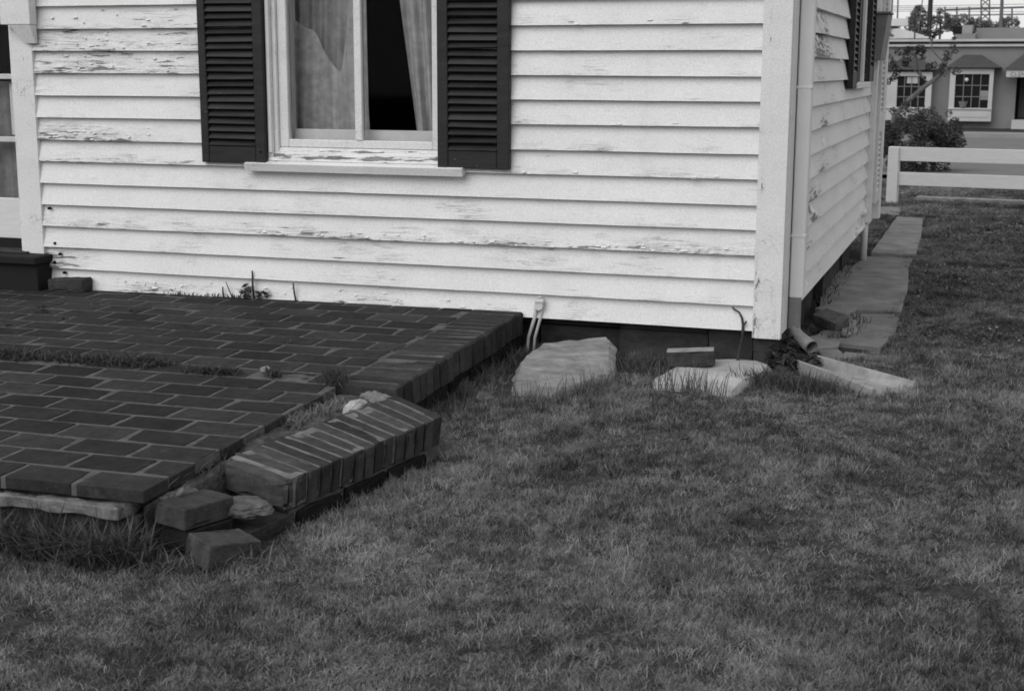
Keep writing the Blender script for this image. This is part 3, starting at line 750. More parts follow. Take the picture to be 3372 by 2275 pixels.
# cap of bricks on edge along the right side
CAPL = brick_mesh(0.238, 0.0665, 0.105, 7, 'cap_brick', .0018, .006)
n = 20
for i in range(n):
    y = -0.028 - (1.5 - .03) * (i + .5) / n
    xo = random.uniform(-.006, .005) + 0.012 * (i / n)
    o = link('cap_brick', random.choice(CAPL), None, patio, (-1.283 + xo, y, ptop(-1.28, y) + random.uniform(-.003, .004)), (tiltx + random.uniform(-.02, .02), tilty + random.uniform(-.01, .01), random.uniform(-.02, .02)))
build('cap_mortar', MB().hexa([(-1.40, -1.47, -.1), (-1.175, -1.47, -.1), (-1.185, -.002, -.08), (-1.40, -.002, -.08), (-1.40, -1.47, ptop(-1.4, -1.47) - .003), (-1.178, -1.47, ptop(-1.18, -1.47) - .003), (-1.188, -.002, .050), (-1.40, -.002, .0485)]), 'mortar', patio)
FACE = brick_mesh(0.2265, 0.10, 0.058, 5, 'shaded_face_brick', .002, .005)
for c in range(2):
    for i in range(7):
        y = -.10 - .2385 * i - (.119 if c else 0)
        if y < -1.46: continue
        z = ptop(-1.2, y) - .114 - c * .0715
        link('shaded_face_brick', random.choice(FACE), None, patio, (-1.222 + random.uniform(-.004, .004), y, z), (0, 0, R(90) + random.uniform(-.02, .02)))
build('face_mortar', MB().hexa([(-1.40, -1.50, -.30), (-1.181, -1.50, -.30), (-1.186, -.002, -.30), (-1.40, -.002, -.30), (-1.40, -1.50, -.101), (-1.181, -1.50, -.101), (-1.186, -.002, -.081), (-1.40, -.002, -.081)]), 'mortar', patio)

# the broken-off length of cap that has slid outwards
edge = thing('broken_brick_edge', 'broken length of brick edging slid away from the patio into the grass', 'brick edging')
fl_, nl_, nr_, fr_ = Vector((-1.149, -1.505, -.006)), Vector((-1.351, -2.389, -.031)), Vector((-1.105, -2.441, -.064)), Vector((-.925, -1.62, -.040))
up = (fr_ - nr_).cross(nl_ - nr_).normalized()
if up.z < 0: up = -up
n = 15
for i in range(n):
    g_ = random.choice((.05, .07, .10, .12)); a, b = (i + g_) / n, (i + 1 - g_) / n
    P = [nl_.lerp(fl_, a), nr_.lerp(fr_, a), nr_.lerp(fr_, b), nl_.lerp(fl_, b)]
    j = random.uniform(-.0016, .0016); side = (nr_ - nl_).normalized() * random.uniform(-.006, .005)
    P = [p + up * j + side for p in P]
    mb = MB().hexa([p - up * .105 for p in P] + P); me = mb.mesh('brick', .003 if i else .014, 1); roughen(me, .0022 if i else .004, 38, 4, i * 5.0, .012)
    link('brick', me, 'loose_brick', edge)
def ins(p, q, d): return p + (q - p).normalized() * d
na, nb_ = nl_.lerp(fl_, .04), nr_.lerp(fr_, .04); fa, fb_ = nl_.lerp(fl_, .985), nr_.lerp(fr_, .985)
Pm = [ins(na, nb_, .006), ins(nb_, na, .008), ins(fb_, fa, .008), ins(fa, fb_, .006)]
build('mortar', MB().hexa([p - up * .10 for p in Pm] + [p - up * .0024 for p in Pm]), 'mortar_pale', edge)
# lower course under it
lowA = [nl_ - up * .112, nr_ - up * .112, fr_ - up * .112, fl_ - up * .112]
dirn = (nr_ - fr_).normalized()
for i in range(4):
    a, b = (i - .75) / 3.6 + .01, (i + .25) / 3.6 - .01
    q0 = lowA[1] + (lowA[2] - lowA[1]) * a; q1 = lowA[1] + (lowA[2] - lowA[1]) * b; inn_ = (lowA[0] - lowA[1]).normalized() * (.11 if i else .10)
    out = (lowA[1] - lowA[0]).normalized() * .004
    P = [q0 + inn_, q0 + out, q1 + out, q1 + inn_]
    lo_ = MB().hexa([p - up * .06 for p in P] + P).mesh('lower_brick', .003); roughen(lo_, .004, 30, 3, i * 3.0, .012); link('lower_brick', lo_, 'shaded_face_brick' if i else 'loose_brick', edge)
build('mortar', MB().hexa([p - up * .08 for p in Pm] + [p - up * .1005 for p in Pm][::1] if False else [p - up * .2 for p in Pm] + [p - up * .1065 for p in Pm]), 'mortar', edge)

slab_piece('joint_fill', 'dirt_fill', [(x, y, ptop(x, y) - d) for x, y, d in ((-1.372, -1.52, .03), (-1.17, -1.53, .045), (-1.245, -1.9, .036), (-1.34, -2.33, .034), (-1.335, -2.50, .045), (-1.36, -2.62, .05), (-1.385, -2.76, .05), (-1.378, -2.2, .03))], .12, patio, .014, 5, 14)
def single_brick(name, label, L, W_, H_, loc, rot, mat, group=None, bev=.007, amp=.003):
    mb = MB().box(-L / 2, L / 2, -W_ / 2, W_ / 2, -H_, 0); me = mb.mesh('brick', bev * .5, 1); roughen(me, min(amp, .005) * .55, 26, 4, loc[0] * 31 + loc[1] * 17, .004 + amp * .6)
    return tag(link(name, me, mat, None, loc, rot), label, 'brick', group)
dang = math.atan2((nr_ - fr_).y, (nr_ - fr_).x)
single_brick('loose_brick', 'whole dark brick lying flat at the near end of the broken edging', .195, .118, .062, (-1.272, -2.668, -.066), (R(2), R(3), R(76)), 'loose_brick')
single_brick('broken_brick', 'broken brick sunk in the grass below the end of the broken edging', .17, .115, .075, (-1.135, -2.745, -.138), (R(5), R(9), R(64)), 'loose_brick', amp=.012)
single_brick('broken_brick', 'half brick with mortar under the flat loose brick', .17, .12, .06, (-1.27, -2.67, -.133), (0, R(2), R(72)), 'shaded_face_brick', amp=.010)
def lump(name, mat, c, r, seed, amp=.35, sq=(1, 1, .6)):
    bm = bmesh.new(); bmesh.ops.create_icosphere(bm, subdivisions=4, radius=1)
    for v in bm.verts:
        p = v.co; k = 1 + amp * (1.2 * fb(p.x * 1.6 + seed, p.y * 1.6, p.z * 1.6) + .8 * fb(p.x * 4 + seed, p.y * 4, p.z * 4) + .45 * fb(p.x * 9 + seed, p.y * 9, p.z * 9))
        v.co = Vector((p.x * sq[0], p.y * sq[1], p.z * sq[2])) * k * r
    me = bpy.data.meshes.new(name); bm.to_mesh(me); bm.free()
    return link(name, me, mat, None, c)
tag(lump('mortar_lump', 'mortar', (-1.185, -2.55, -.118), .075, 2.0, .16, (1.2, .9, .36)), 'pale lump of mortar between the end brick and the loose brick', 'mortar lump')
tag(lump('mortar_lump', 'mortar_pale', (-1.365, -2.60, -.088), .05, 5.0, .35, (.55, 1.9, .5)), 'strip of crumbled mortar against the flat loose brick', 'mortar lump')
tag(lump('mortar_lump', 'stone_white', (-1.243, -1.66, -.028), .055, 8.0, .14, (.5, 1.5, .45)), 'white chunk of mortar behind the broken edging', 'mortar lump')
tag(lump('mortar_lump', 'mortar_pale', (-1.21, -1.525, -.05), .085, 9.0, .3, (1.0, .5, .6)), 'rough mortar under the end of the standing edge', 'mortar lump')
single_brick('loose_brick', 'worn brick lying on the patio by the door step', .20, .09, .066, (-3.535, -.075, ptop(-3.53, -.075) + .064), (0, R(-2), R(4)), 'loose_brick', bev=.012, amp=.006)
tag(lump('pebble', 'stone_pale', (-1.745, -1.37, .012), .022, 3.0, .15, (1, 1, .7)), 'small round pebble on the patio bricks', 'pebble')
build('edge_board', MB().hexa([(-4.6, -.42, ptop(-4.6, -.4) - .03), (-3.72, -.06, ptop(-3.7, -.1) - .03), (-3.74, -.02, .0), (-4.62, -.36, .0), (-4.6, -.42, ptop(-4.6, -.4) + .016), (-3.72, -.06, ptop(-3.7, -.1) + .016), (-3.74, -.02, .05), (-4.62, -.36, .04)]), 'dark_wood', patio, .004)

# ------------------------------------------------------------------ stones by the house
tag(slab_piece('flat_rock', 'stone_pale', [(-.96, -.85, -.118), (-.76, -.86, -.112), (-.68, -.66, -.098), (-.615, -.46, -.080), (-.645, -.36, -.066), (-.70, -.14, -.040), (-.74, -.09, -.036), (-.93, -.08, -.040), (-1.04, -.17, -.068), (-1.06, -.45, -.092)], .20, None, .012, 5, 13, 0.0, .028), 'big rough flat rock leaning at the house wall beside the patio', 'rock')
rk = bpy.data.objects['flat_rock']
for v in rk.data.vertices:
    t_ = max(0.0, min(1.0, (v.co.y + .50 + .10 * fb(v.co.x * 7, 3.0)) / .05))
    if v.co.z > -.16: v.co.z += .020 * t_ - .012 + .008 * fb(v.co.x * 5, v.co.y * 5, 8.0)
tag(slab_piece('flat_rock', 'stone_white', [(-.45, -.61, -.135), (-.10, -.61, -.128), (-.08, -.42, -.110), (-.02, -.20, -.108), (-.03, -.06, -.106), (-.10, .02, -.104), (-.34, .0, -.104), (-.44, -.22, -.108), (-.48, -.40, -.120)], .10, None, .006, 5, 8, 4.0, .022), 'smooth pale slab in the grass under the corner of the house', 'rock')
lb = single_brick('loose_brick', 'loose brick with mortar on top, resting on the pale slab by the foundation', .205, .082, .060, (-.365, -.165, -.047), (0, R(-4), R(9)), 'loose_brick', bev=.004)
build('mortar', MB().box(-.10, .10, -.038, .039, .001, .006), 'concrete_pale', lb, .002)
# pipes at the wall
pp = MB().tube([(-1.095, -.03, .115), (-1.105, -.035, .03), (-1.135, -.03, -.06), (-1.145, -.02, -.14)], [.008, .008, .007, .007], 8).tube([(-1.070, -.03, .115), (-1.078, -.035, .03), (-1.105, -.03, -.06), (-1.115, -.02, -.14)], [.007, .007, .006, .006], 8)
pp.tube([(-1.083, -.022, .085), (-1.083, -.05, .088)], .02, 10).tube([(-1.10, -.04, .105), (-1.06, -.04, .108)], .012, 8).tube([(-1.083, -.03, .10), (-1.083, -.035, .128)], .012, 8)
po = build('wall_tap', pp, 'sash_paint'); tag(po, 'small tap with two thin pipes low on the wall past the patio', 'tap')
wr = MB().tube([(-.215, -.028, .128), (-.205, -.03, .118), (-.185, -.03, .108), (-.172, -.032, .085), (-.165, -.036, .055), (-.166, -.036, .0), (-.185, -.03, -.10), (-.19, -.03, -.14)], [.004, .004, .004, .005, .006, .007, .007, .007], 7).tube([(-.165, -.036, .05), (-.150, -.04, .072)], .004, 6)
tag(build('wall_wire', wr, 'stone_dark'), 'bent cable running down the wall near the corner', 'cable')
# path of flagstones down the side
path_ = thing('flagstone_path', 'path of grey flagstones along the side of the house', 'path')
def flag(outline, z, th, seed, mat='flagstone'):
    slab_piece('flagstone', mat, [(x, y, z if len(q) == 0 else q[0]) for (x, y, *q) in outline], th, path_, .005, 4, 7, seed)
flag([(.10, .62), (.37, .55), (.41, .95), (.40, 1.5), (.12, 1.42), (.14, 1.02), (.06, .82)], -.112, .05, 1)
flag([(-.02, 1.53), (.40, 1.55), (.385, 2.35), (.345, 3.2), (.12, 3.17), (-.10, 3.3), (-.10, 2.3)], -.105, .05, 2)
flag([(-.03, 3.31), (.33, 3.25), (.33, 3.92), (.02, 3.92)], -.122, .04, 3)
flag([(.045, 3.96), (.345, 3.98), (.32, 5.2), (.27, 6.5), (.05, 6.55)], -.10, .05, 4)
flag([(-.45, 6.9), (.05, 6.9), (.02, 7.6), (-.5, 7.7)], -.12, .04, 5)
flag([(.02, .50, -.088), (.09, .36, -.10), (.185, .48, -.108), (.20, .36, -.112), (.19, .60, -.106), (.08, .70, -.095)][:3] + [(.19, .60, -.106), (.08, .70, -.095)], -.105, .028, 6)
flag([(.10, .40, -.112), (.18, .15, -.122), (.235, .34, -.118), (.20, .42, -.112)], -.12, .025, 7)
flag([(-.02, 1.30, -.072), (.06, 1.60, -.078), (.185, 1.46, -.085), (.15, 1.25, -.085)], -.08, .03, 8)
flag([(.14, 1.12, -.09), (.17, .80, -.098), (.24, .86, -.10), (.21, 1.16, -.095)], -.10, .025, 9)
flag([(.20, .10, -.130), (.36, .08, -.132), (.40, .40, -.125), (.22, .44, -.122)], -.12, .03, 10)
single_brick('loose_brick', 'dark brick propped among broken flagstones behind the downspout', .15, .10, .065, (.105, .93, -.045), (R(14), R(10), R(-34)), 'mortar', amp=.006)
for i, (x, y, r, mt) in enumerate(((.02, .80, .035, 'stone_dark'), (.07, 1.12, .03, 'flagstone'), (.0, .42, .05, 'stone_dark'), (.20, .74, .022, 'flagstone'), (.0, .60, .045, 'stone_dark'))):
    tag(lump('stone', mt, (x, y, -.105 + .2 * r), r, 11.0 + i, .35, (1, 1.2, .7)), ('small dark stone left of the propped brick behind the downspout', 'pale stone against the far side of the propped brick', 'largest dark stone, tucked right behind the downspout', 'pale stone chip on the flagstone edge right of the propped brick', 'dark stone in the middle of the rubble behind the downspout')[i], 'stone', 'rubble behind the downspout')
# splash trough under the elbow
tr = MB(); A = Vector((.06, .03, -.098)); B = Vector((.495, -.335, -.118)); d = (B - A).normalized(); s_ = d.cross(Vector((0, 0, 1))).normalized()
prof0 = [(-.085, .026), (-.072, .028), (-.058, -.016), (.058, -.016), (.072, .028), (.085, .026), (.085, -.03), (-.085, -.03)]
n0 = len(tr.v)
for P, k in ((A, .85), (A.lerp(B, .5), 1.1), (B, 1.5)):
    for (a, b) in prof0: tr.v.append(tuple(P - s_ * a * k + Vector((0, 0, b * (1 if P is not B else .8)))))
K = len(prof0)
for i in range(2):
    for j in range(K): a = n0 + i * K + j; b = n0 + i * K + (j + 1) % K; tr.f.append((a, b, b + K, a + K))
tr.f.append(tuple(n0 + j for j in range(K))); tr.f.append(tuple(n0 + 2 * K + j for j in range(K - 1, -1, -1)))
tag(build('splash_trough', tr, 'concrete_pale', None, .004), 'pale splash trough lying in the grass below the downspout elbow', 'splash trough')

# ------------------------------------------------------------------ grass
def blades_mesh(name, px, py, pz, h, w, lean, az, tone, mat, curl=1.0, kind='stuff'):
    n = len(px); ca, sa = np.cos(az), np.sin(az)
    fx, fy = ca, sa                                   # lean direction
    sx, sy = -sa, ca                                  # blade width direction
    sp = RNG.uniform(0, 2 * np.pi, n); sx = np.cos(sp); sy = np.sin(sp)
    V = np.zeros((n, 5, 3), np.float32)
    def pt(t):
        l = lean * (t ** 1.5) * curl
        return px + fx * h * l, py + fy * h * l, pz + h * t * np.sqrt(np.clip(1 - (lean * t * .8) ** 2, 0.05, 1))
    for k, (t, ww) in enumerate(((0, 1.0), (.55, .85))):
        X, Y, Z = pt(np.full(n, t)) if t else (px, py, pz)
        V[:, 2 * k, 0] = X - sx * w * ww / 2; V[:, 2 * k, 1] = Y - sy * w * ww / 2; V[:, 2 * k, 2] = Z
        V[:, 2 * k + 1, 0] = X + sx * w * ww / 2; V[:, 2 * k + 1, 1] = Y + sy * w * ww / 2; V[:, 2 * k + 1, 2] = Z
    X, Y, Z = pt(np.full(n, 1.0)); V[:, 4, 0] = X; V[:, 4, 1] = Y; V[:, 4, 2] = Z
    base = (np.arange(n) * 5)[:, None]
    loops = np.concatenate([base + np.array([[0, 1, 3, 2]]), base + np.array([[2, 3, 4]])], 1).ravel()
    me = bpy.data.meshes.new(name)
    me.vertices.add(n * 5); me.vertices.foreach_set('co', V.ravel())
    me.loops.add(len(loops)); me.loops.foreach_set('vertex_index', loops.astype(np.int32))
    me.polygons.add(n * 2)
    ls = (np.arange(n) * 7)[:, None] + np.array([[0, 4]])
    me.polygons.foreach_set('loop_start', ls.ravel().astype(np.int32))
    me.update(calc_edges=True)
    set_attr(me, 'tone', np.repeat(tone, 5))
    me.materials.append(MATS[mat])
    o = bpy.data.objects.new(name, me); COL.objects.link(o)
    if kind: o['kind'] = kind
    return o
def inside_poly(x, y, poly):
    c = np.zeros(len(x), bool); j = len(poly) - 1
    for i in range(len(poly)):
        xi, yi = poly[i]; xj, yj = poly[j]
        c ^= ((yi > y) != (yj > y)) & (x < (xj - xi) * (y - yi) / (yj - yi + 1e-12) + xi); j = i
    return c
EXCL = [[(-9, -1.53), (-1.17, -1.53), (-1.17, .1), (-9, .1)], [(-9, -2.80), (-1.37, -2.80), (-1.37, -1.4), (-9, -1.4)],
        [(-1.36, -2.40), (-1.08, -2.46), (-.915, -1.61), (-1.15, -1.45)], [(-9, .02), (-.02, .02), (-.06, 3.6), (.03, 3.7), (.05, 4.2), (-9, 4.2)],
        [(-1.40, -2.62), (-1.25, -2.74), (-1.17, -2.6), (-1.3, -2.45)], [(-1.2, -2.66), (-1.07, -2.7), (-1.05, -2.5), (-1.2, -2.5)],
        [(-1.04, -.86), (-.77, -.87), (-.62, -.46), (-.66, -.1), (-1.08, -.1), (-1.13, -.5)], [(-.46, -.60), (-.10, -.61), (-.06, -.26), (-.04, .0), (-.44, .0), (-.49, -.3)],
        [(-.1, 1.0), (.34, .6), (.35, 1.5), (.34, 2.35), (.30, 3.2), (-.1, 3.25)], [(.06, 3.97), (.30, 4.0), (.24, 6.4), (.06, 6.4)], [(0, .1), (.2, .1), (.38, .6), (0, 1.1)],
        [(.05, .12), (.60, -.22), (.44, -.46), (.0, -.06)], [(-.45, 6.92), (.03, 6.92), (.0, 7.6), (-.5, 7.65)], [(-.05, 3.2), (.27, 3.2), (.27, 4.0), (.0, 4.0)], [(-.1, .3), (.12, .2), (.2, .9), (-.1, 1.4)]]
def scatter(n, x0, x1, y0, y1, dens):
    x = RNG.uniform(x0, x1, n); y = RNG.uniform(y0, y1, n)
    keep = RNG.uniform(0, 1, n) < dens(x, y); x = x[keep]; y = y[keep]
    # stay near the field of view
    dx = x - CAM[0]; dy = y - CAM[1]
    fh = FWD[:2] / np.linalg.norm(FWD[:2]); f = dx * fh[0] + dy * fh[1]; r = dx * fh[1] - dy * fh[0]
    keep = (f > 1.9) & (np.abs(r) < .37 * f * 1.12 + .35)
    for p in EXCL: keep &= ~inside_poly(x, y, p)
    return x[keep], y[keep]
def edge_dist(x, y):
    """distance to the unmown margins: patio face, foundation, stones"""
    segs = [((-1.15, -1.5), (-1.15, 0)), ((-1.1, -2.45), (-.92, -1.62)), ((-.92, -1.62), (-1.15, -1.5)), ((-1.1, 0), (0, 0)), ((-1.35, -2.78), (-3, -2.80)), ((-.6, -.85), (-.6, 0)), ((-1.3, -2.75), (-1.05, -2.6)), ((.0, -.1), (.5, -.42)), ((-1.0, -.9), (-.7, -.88)), ((-.45, -.58), (-.1, -.58)), ((.42, .6), (.4, 3.2)), ((.0, -.04), (-.12, -.35))]
    d = np.full(len(x), 9.0)
    for (a, b), (c, e) in segs:
        t = np.clip(((x - a) * (c - a) + (y - b) * (e - b)) / ((c - a) ** 2 + (e - b) ** 2), 0, 1)
        d = np.minimum(d, np.hypot(x - a - t * (c - a), y - b - t * (e - b)))
    return d
TUFTS = bpy.data.collections.new('turf_tufts')
def make_tufts():
    for i in range(14):
        n = 150; r = np.abs(RNG.normal(0, .030, n)); a = RNG.uniform(0, 6.283, n)
        h = RNG.uniform(.009, .030, n) * RNG.uniform(.75, 1.3); lean = RNG.uniform(.3, 1.6, n)
        tone = np.clip(.33 + RNG.normal(0, .14, n) + RNG.normal(0, .15) + (RNG.uniform(0, 1, n) < .10) * RNG.uniform(.15, .5, n), 0, 1.3)
        o = blades_mesh('turf_tuft', r * np.cos(a), r * np.sin(a), np.zeros(n), h, .00135 * RNG.uniform(.6, 1.4, n), lean, RNG.uniform(0, 6.283, n), tone, 'turf_blade')
        COL.objects.unlink(o); TUFTS.objects.link(o)
make_tufts()
def scatter_group():
    ng = bpy.data.node_groups.new('scatter_tufts', 'GeometryNodeTree')
    ng.interface.new_socket('Geometry', in_out='INPUT', socket_type='NodeSocketGeometry'); ng.interface.new_socket('Geometry', in_out='OUTPUT', socket_type='NodeSocketGeometry')
    N = ng.nodes; L = ng.links
    gi = N.new('NodeGroupInput'); go = N.new('NodeGroupOutput'); ip = N.new('GeometryNodeInstanceOnPoints'); ci = N.new('GeometryNodeCollectionInfo')
    ci.inputs['Collection'].default_value = TUFTS; ci.inputs['Separate Children'].default_value = True; ci.inputs['Reset Children'].default_value = True
    def at(nm, t):
        a = N.new('GeometryNodeInputNamedAttribute'); a.data_type = t; a.inputs['Name'].default_value = nm; return a.outputs['Attribute']
    cx = N.new('ShaderNodeCombineXYZ'); L.new(at('rx', 'FLOAT'), cx.inputs[0]); L.new(at('rz', 'FLOAT'), cx.inputs[2])
    sc = N.new('ShaderNodeCombineXYZ'); a = at('sw', 'FLOAT'); L.new(a, sc.inputs[0]); L.new(a, sc.inputs[1]); L.new(at('sh', 'FLOAT'), sc.inputs[2])
    ip.inputs['Pick Instance'].default_value = True
    L.new(gi.outputs[0], ip.inputs['Points']); L.new(ci.outputs[0], ip.inputs['Instance']); L.new(at('pk', 'INT'), ip.inputs['Instance Index'])
    L.new(cx.outputs[0], ip.inputs['Rotation']); L.new(sc.outputs[0], ip.inputs['Scale']); L.new(ip.outputs[0], go.inputs[0])
    return ng
SCAT = scatter_group()
def turf(name, x, y, sw, sh, label):
    n = len(x); z = ground_np(x, y) - .003
    ed = np.clip(1 - edge_dist(x, y) / .11, 0, 1)
    me = bpy.data.meshes.new(name); me.vertices.add(n); me.vertices.foreach_set('co', np.stack([x, y, z], 1).astype(np.float32).ravel())
    pb = fb2(x + 3, y + 71, 3.0)
    set_attr(me, 'sw', sw * RNG.uniform(.8, 1.2, n)); set_attr(me, 'sh', sh * RNG.uniform(.7, 1.25, n) * (.7 + .6 * pb) * (1 + .9 * ed * RNG.uniform(0, 1, n)))
    set_attr(me, 'rz', RNG.uniform(0, 6.283, n)); set_attr(me, 'rx', RNG.normal(0, .12, n))
    a = me.attributes.new('pk', 'INT', 'POINT'); a.data.foreach_set('value', RNG.integers(0, 14, n).astype(np.int32))
    o = bpy.data.objects.new(name, me); COL.objects.link(o); md = o.modifiers.new('scatter', 'NODES'); md.node_group = SCAT
    o['kind'] = 'stuff'; o['label'] = label; o['category'] = 'grass'
    return o
x, y = scatter(19000, -2.8, 3.0, -4.6, -0.6, lambda x, y: .45 + .55 * fb2(x, y, 9.0))
turf('lawn_grass', x, y, 1.0, 1.0, 'short patchy lawn grass in front of the house')
x, y = scatter(11000, -1.4, 4.2, -0.6, 4.0, lambda x, y: np.clip(1.05 - (y + .6) * .10, .3, 1) * (.6 + .4 * fb2(x, y, 8.0)))
turf('lawn_grass', x, y, 1.25, 1.05, 'lawn grass beside the flagstone path')
x, y = scatter(9000, -1.5, 8.0, 4.0, 13.0, lambda x, y: np.clip(1.0 - (y - 4) * .05, .4, 1))
turf('lawn_grass', x, y, 2.1, 1.15, 'far lawn grass around the white rail fence')
# clover on the right
def clover():
    x, y = scatter(26000, .42, 3.5, .6, 6.2, lambda x, y: (fb2(x + 5, y + 5, 1.4) > .36) * .9)
    n = len(x); z = ground_np(x, y) + RNG.uniform(.02, .045, n)
    k = 6; V = np.zeros((n, k, 3), np.float32); r = RNG.uniform(.004, .0085, n); a0 = RNG.uniform(0, 6.28, n); tx = RNG.normal(0, .35, n); ty = RNG.normal(0, .35, n)
    for j in range(k):
        a = a0 + j * 2 * np.pi / k; V[:, j, 0] = x + r * np.cos(a); V[:, j, 1] = y + r * np.sin(a); V[:, j, 2] = z + r * (np.cos(a) * tx + np.sin(a) * ty)
    me = bpy.data.meshes.new('clover'); me.vertices.add(n * k); me.vertices.foreach_set('co', V.ravel()); me.loops.add(n * k); me.loops.foreach_set('vertex_index', np.arange(n * k, dtype=np.int32))
    me.polygons.add(n); me.polygons.foreach_set('loop_start', (np.arange(n) * k).astype(np.int32)); me.update(calc_edges=True)
    set_attr(me, 'tone', np.repeat(np.clip(RNG.normal(.35, .25, n), 0, 1), k)); me.materials.append(MATS['clover_leaf'])
    o = bpy.data.objects.new('clover', me); COL.objects.link(o); o['kind'] = 'stuff'; o['label'] = 'dark clover leaves spreading through the lawn by the path'; o['category'] = 'clover'
    m2 = RNG.uniform(0, 1, n) < .012 * (1 + (y > 2)); xs, ys = x[m2], y[m2]; v = []; f = []
    for X, Y in zip(xs, ys):
        Z = ground_z(X, Y) + random.uniform(.05, .075); q = random.uniform(.004, .007); b = len(v)
        v += [(X + q, Y, Z), (X, Y + q, Z), (X - q, Y, Z), (X, Y - q, Z), (X, Y, Z + q), (X, Y, Z - q)]
        for i in range(4): f += [(b + i, b + (i + 1) % 4, b + 4), (b + (i + 1) % 4, b + i, b + 5)]
    me = bpy.data.meshes.new('clover_flowers'); me.from_pydata(v, [], f); set_attr(me, 'tone', RNG.uniform(0, 1, len(v))); me.materials.append(MATS['clover_flower'])
    o = bpy.data.objects.new('clover_flowers', me); COL.objects.link(o); o['kind'] = 'stuff'; o['label'] = 'pale clover flower heads dotted over the lawn by the path'; o['category'] = 'clover'
clover()
def lawn_weeds():
    xs, ys = scatter(520, -1.6, 3.2, -4.2, 1.2, lambda x, y: (fb2(x + 15, y + 5, 1.1) > .55) * .55 + .06)
    n = len(xs) * 6; x = np.repeat(xs, 6); y = np.repeat(ys, 6); z = ground_np(x, y) + .006
    o = blades_mesh('lawn_weeds', x, y, z, RNG.uniform(.02, .045, n), RNG.uniform(.006, .011, n), RNG.uniform(.9, 1.6, n), RNG.uniform(0, 6.28, n), RNG.uniform(.25, 1.0, n), 'weed_leaf')
    o['label'] = 'flat broad-leaved weeds scattered through the lawn'; o['category'] = 'weeds'
    xs, ys = scatter(240, -1.6, 3.2, -4.2, 2.0, lambda x, y: np.full(len(x), .35)); n = len(xs)
    o = blades_mesh('fallen_straw', xs, ys, ground_np(xs, ys) + .022, RNG.uniform(.04, .09, n), RNG.uniform(.0015, .003, n), np.full(n, 1.45), RNG.uniform(0, 6.28, n), RNG.uniform(.4, 1, n), 'dry_stem')
    o['label'] = 'pale dry straws lying on the lawn'; o['category'] = 'straw'
lawn_weeds()
# weeds in the joints and margins
def clump(name, label, pts, n, h, w, mat='weed_leaf', spread=.05, zfun=None, tone=(.1, .7), cat='weeds', group=None, lean=(.2, 1.0)):
    """pts: polyline of centres"""
    pts = np.array(pts, float); k = RNG.uniform(0, len(pts) - 1 - 1e-6, n) if len(pts) > 1 else np.zeros(n)
    i = k.astype(int); t = (k - i)[:, None]
    P = pts[i] * (1 - t) + pts[np.minimum(i + 1, len(pts) - 1)] * t if len(pts) > 1 else np.repeat(pts, n, 0)
    q = RNG.normal(0, 1, (n, 2)) * spread; x = P[:, 0] + q[:, 0]; y = P[:, 1] + q[:, 1] * .55
    z = np.array([zfun(a, b) for a, b in zip(x, y)])
    o = blades_mesh(name, x, y, z, h * RNG.uniform(.35, 1.2, n), w * RNG.uniform(.6, 1.4, n), RNG.uniform(*lean, n), RNG.uniform(0, 6.28, n), RNG.uniform(*tone, n), mat, kind=None)
    return tag(o, label, cat, group)
pz = lambda x, y: ptop(x, y) - .004
gz = lambda x, y: ground_z(x, y) - .004
clump('weed_clump', 'long strip of weeds growing across the patio from its left side', [(-3.05, -1.42), (-2.7, -1.43), (-2.35, -1.42), (-2.18, -1.40)], 1300, .050, .006, zfun=pz, spread=.05, lean=(.6, 1.5), tone=(0, .55))
clump('weed_clump', 'middle weed clump in the cracked patio joint', [(-1.98, -1.46), (-1.85, -1.46)], 330, .048, .005, zfun=pz, spread=.036, lean=(.6, 1.5), tone=(0, .5))
clump('weed_clump', 'small dark weed right of the middle clump on the patio', [(-1.66, -1.46)], 60, .05, .006, zfun=pz, spread=.02)
clump('weed_clump', 'weed tuft at the inner corner of the brick edge', [(-1.42, -1.45), (-1.38, -1.52)], 160, .075, .004, zfun=pz, spread=.026)
clump('dry_grass', 'dry grass clippings caught behind the broken edging', [(-1.30, -1.64), (-1.34, -1.85), (-1.37, -1.98)], 420, .06, .003, 'dry_stem', .030, lambda x, y: ptop(x, y) - .04, (.2, 1), 'dry grass', lean=(.8, 1.3))
clump('weed_clump', 'weeds in the gap between patio and broken edging', [(-1.365, -1.9), (-1.375, -2.2), (-1.37, -2.5)], 150, .05, .005, zfun=lambda x, y: ptop(x, y) - .05, spread=.012)
clump('dry_grass', 'dry stalks in the gap beside the flat loose brick', [(-1.385, -2.45), (-1.40, -2.7)], 80, .07, .003, 'dry_stem', .018, lambda x, y: ptop(x, y) - .06, (.2, 1), 'dry grass', lean=(.6, 1.3))
clump('long_grass', 'long dark grass along the front edge of the patio', [(-2.4, -2.85), (-1.9, -2.85), (-1.5, -2.85), (-1.36, -2.84)], 2000, .135, .006, 'grass_blade', .03, gz, (.0, .5), 'grass', lean=(.3, 1.2))
clump('long_grass', 'tall thin grass growing over the lower end of the big flat rock', [(-1.0, -.90), (-.72, -.88), (-.60, -.6)], 160, .12, .003, 'grass_blade', .03, gz, (.2, .7), 'grass', lean=(.1, .5))
clump('long_grass', 'tall thin grass growing in front of the pale slab', [(-.42, -.60), (-.15, -.60)], 150, .13, .003, 'grass_blade', .03, gz, (.2, .7), 'grass', lean=(.1, .5))
clump('long_grass', 'dense dark tuft of grass beside the splash trough', [(-.05, -.32), (.10, -.38), (.25, -.45)], 1500, .085, .004, 'grass_blade', .06, gz, (.05, .4), 'grass', lean=(.2, .8))
clump('long_grass', 'dark grass between the flat rock and the pale slab', [(-.62, -.3), (-.55, -.16), (-.5, -.1)], 700, .07, .004, 'grass_blade', .05, gz, (.0, .4), 'grass', lean=(.2, .8))
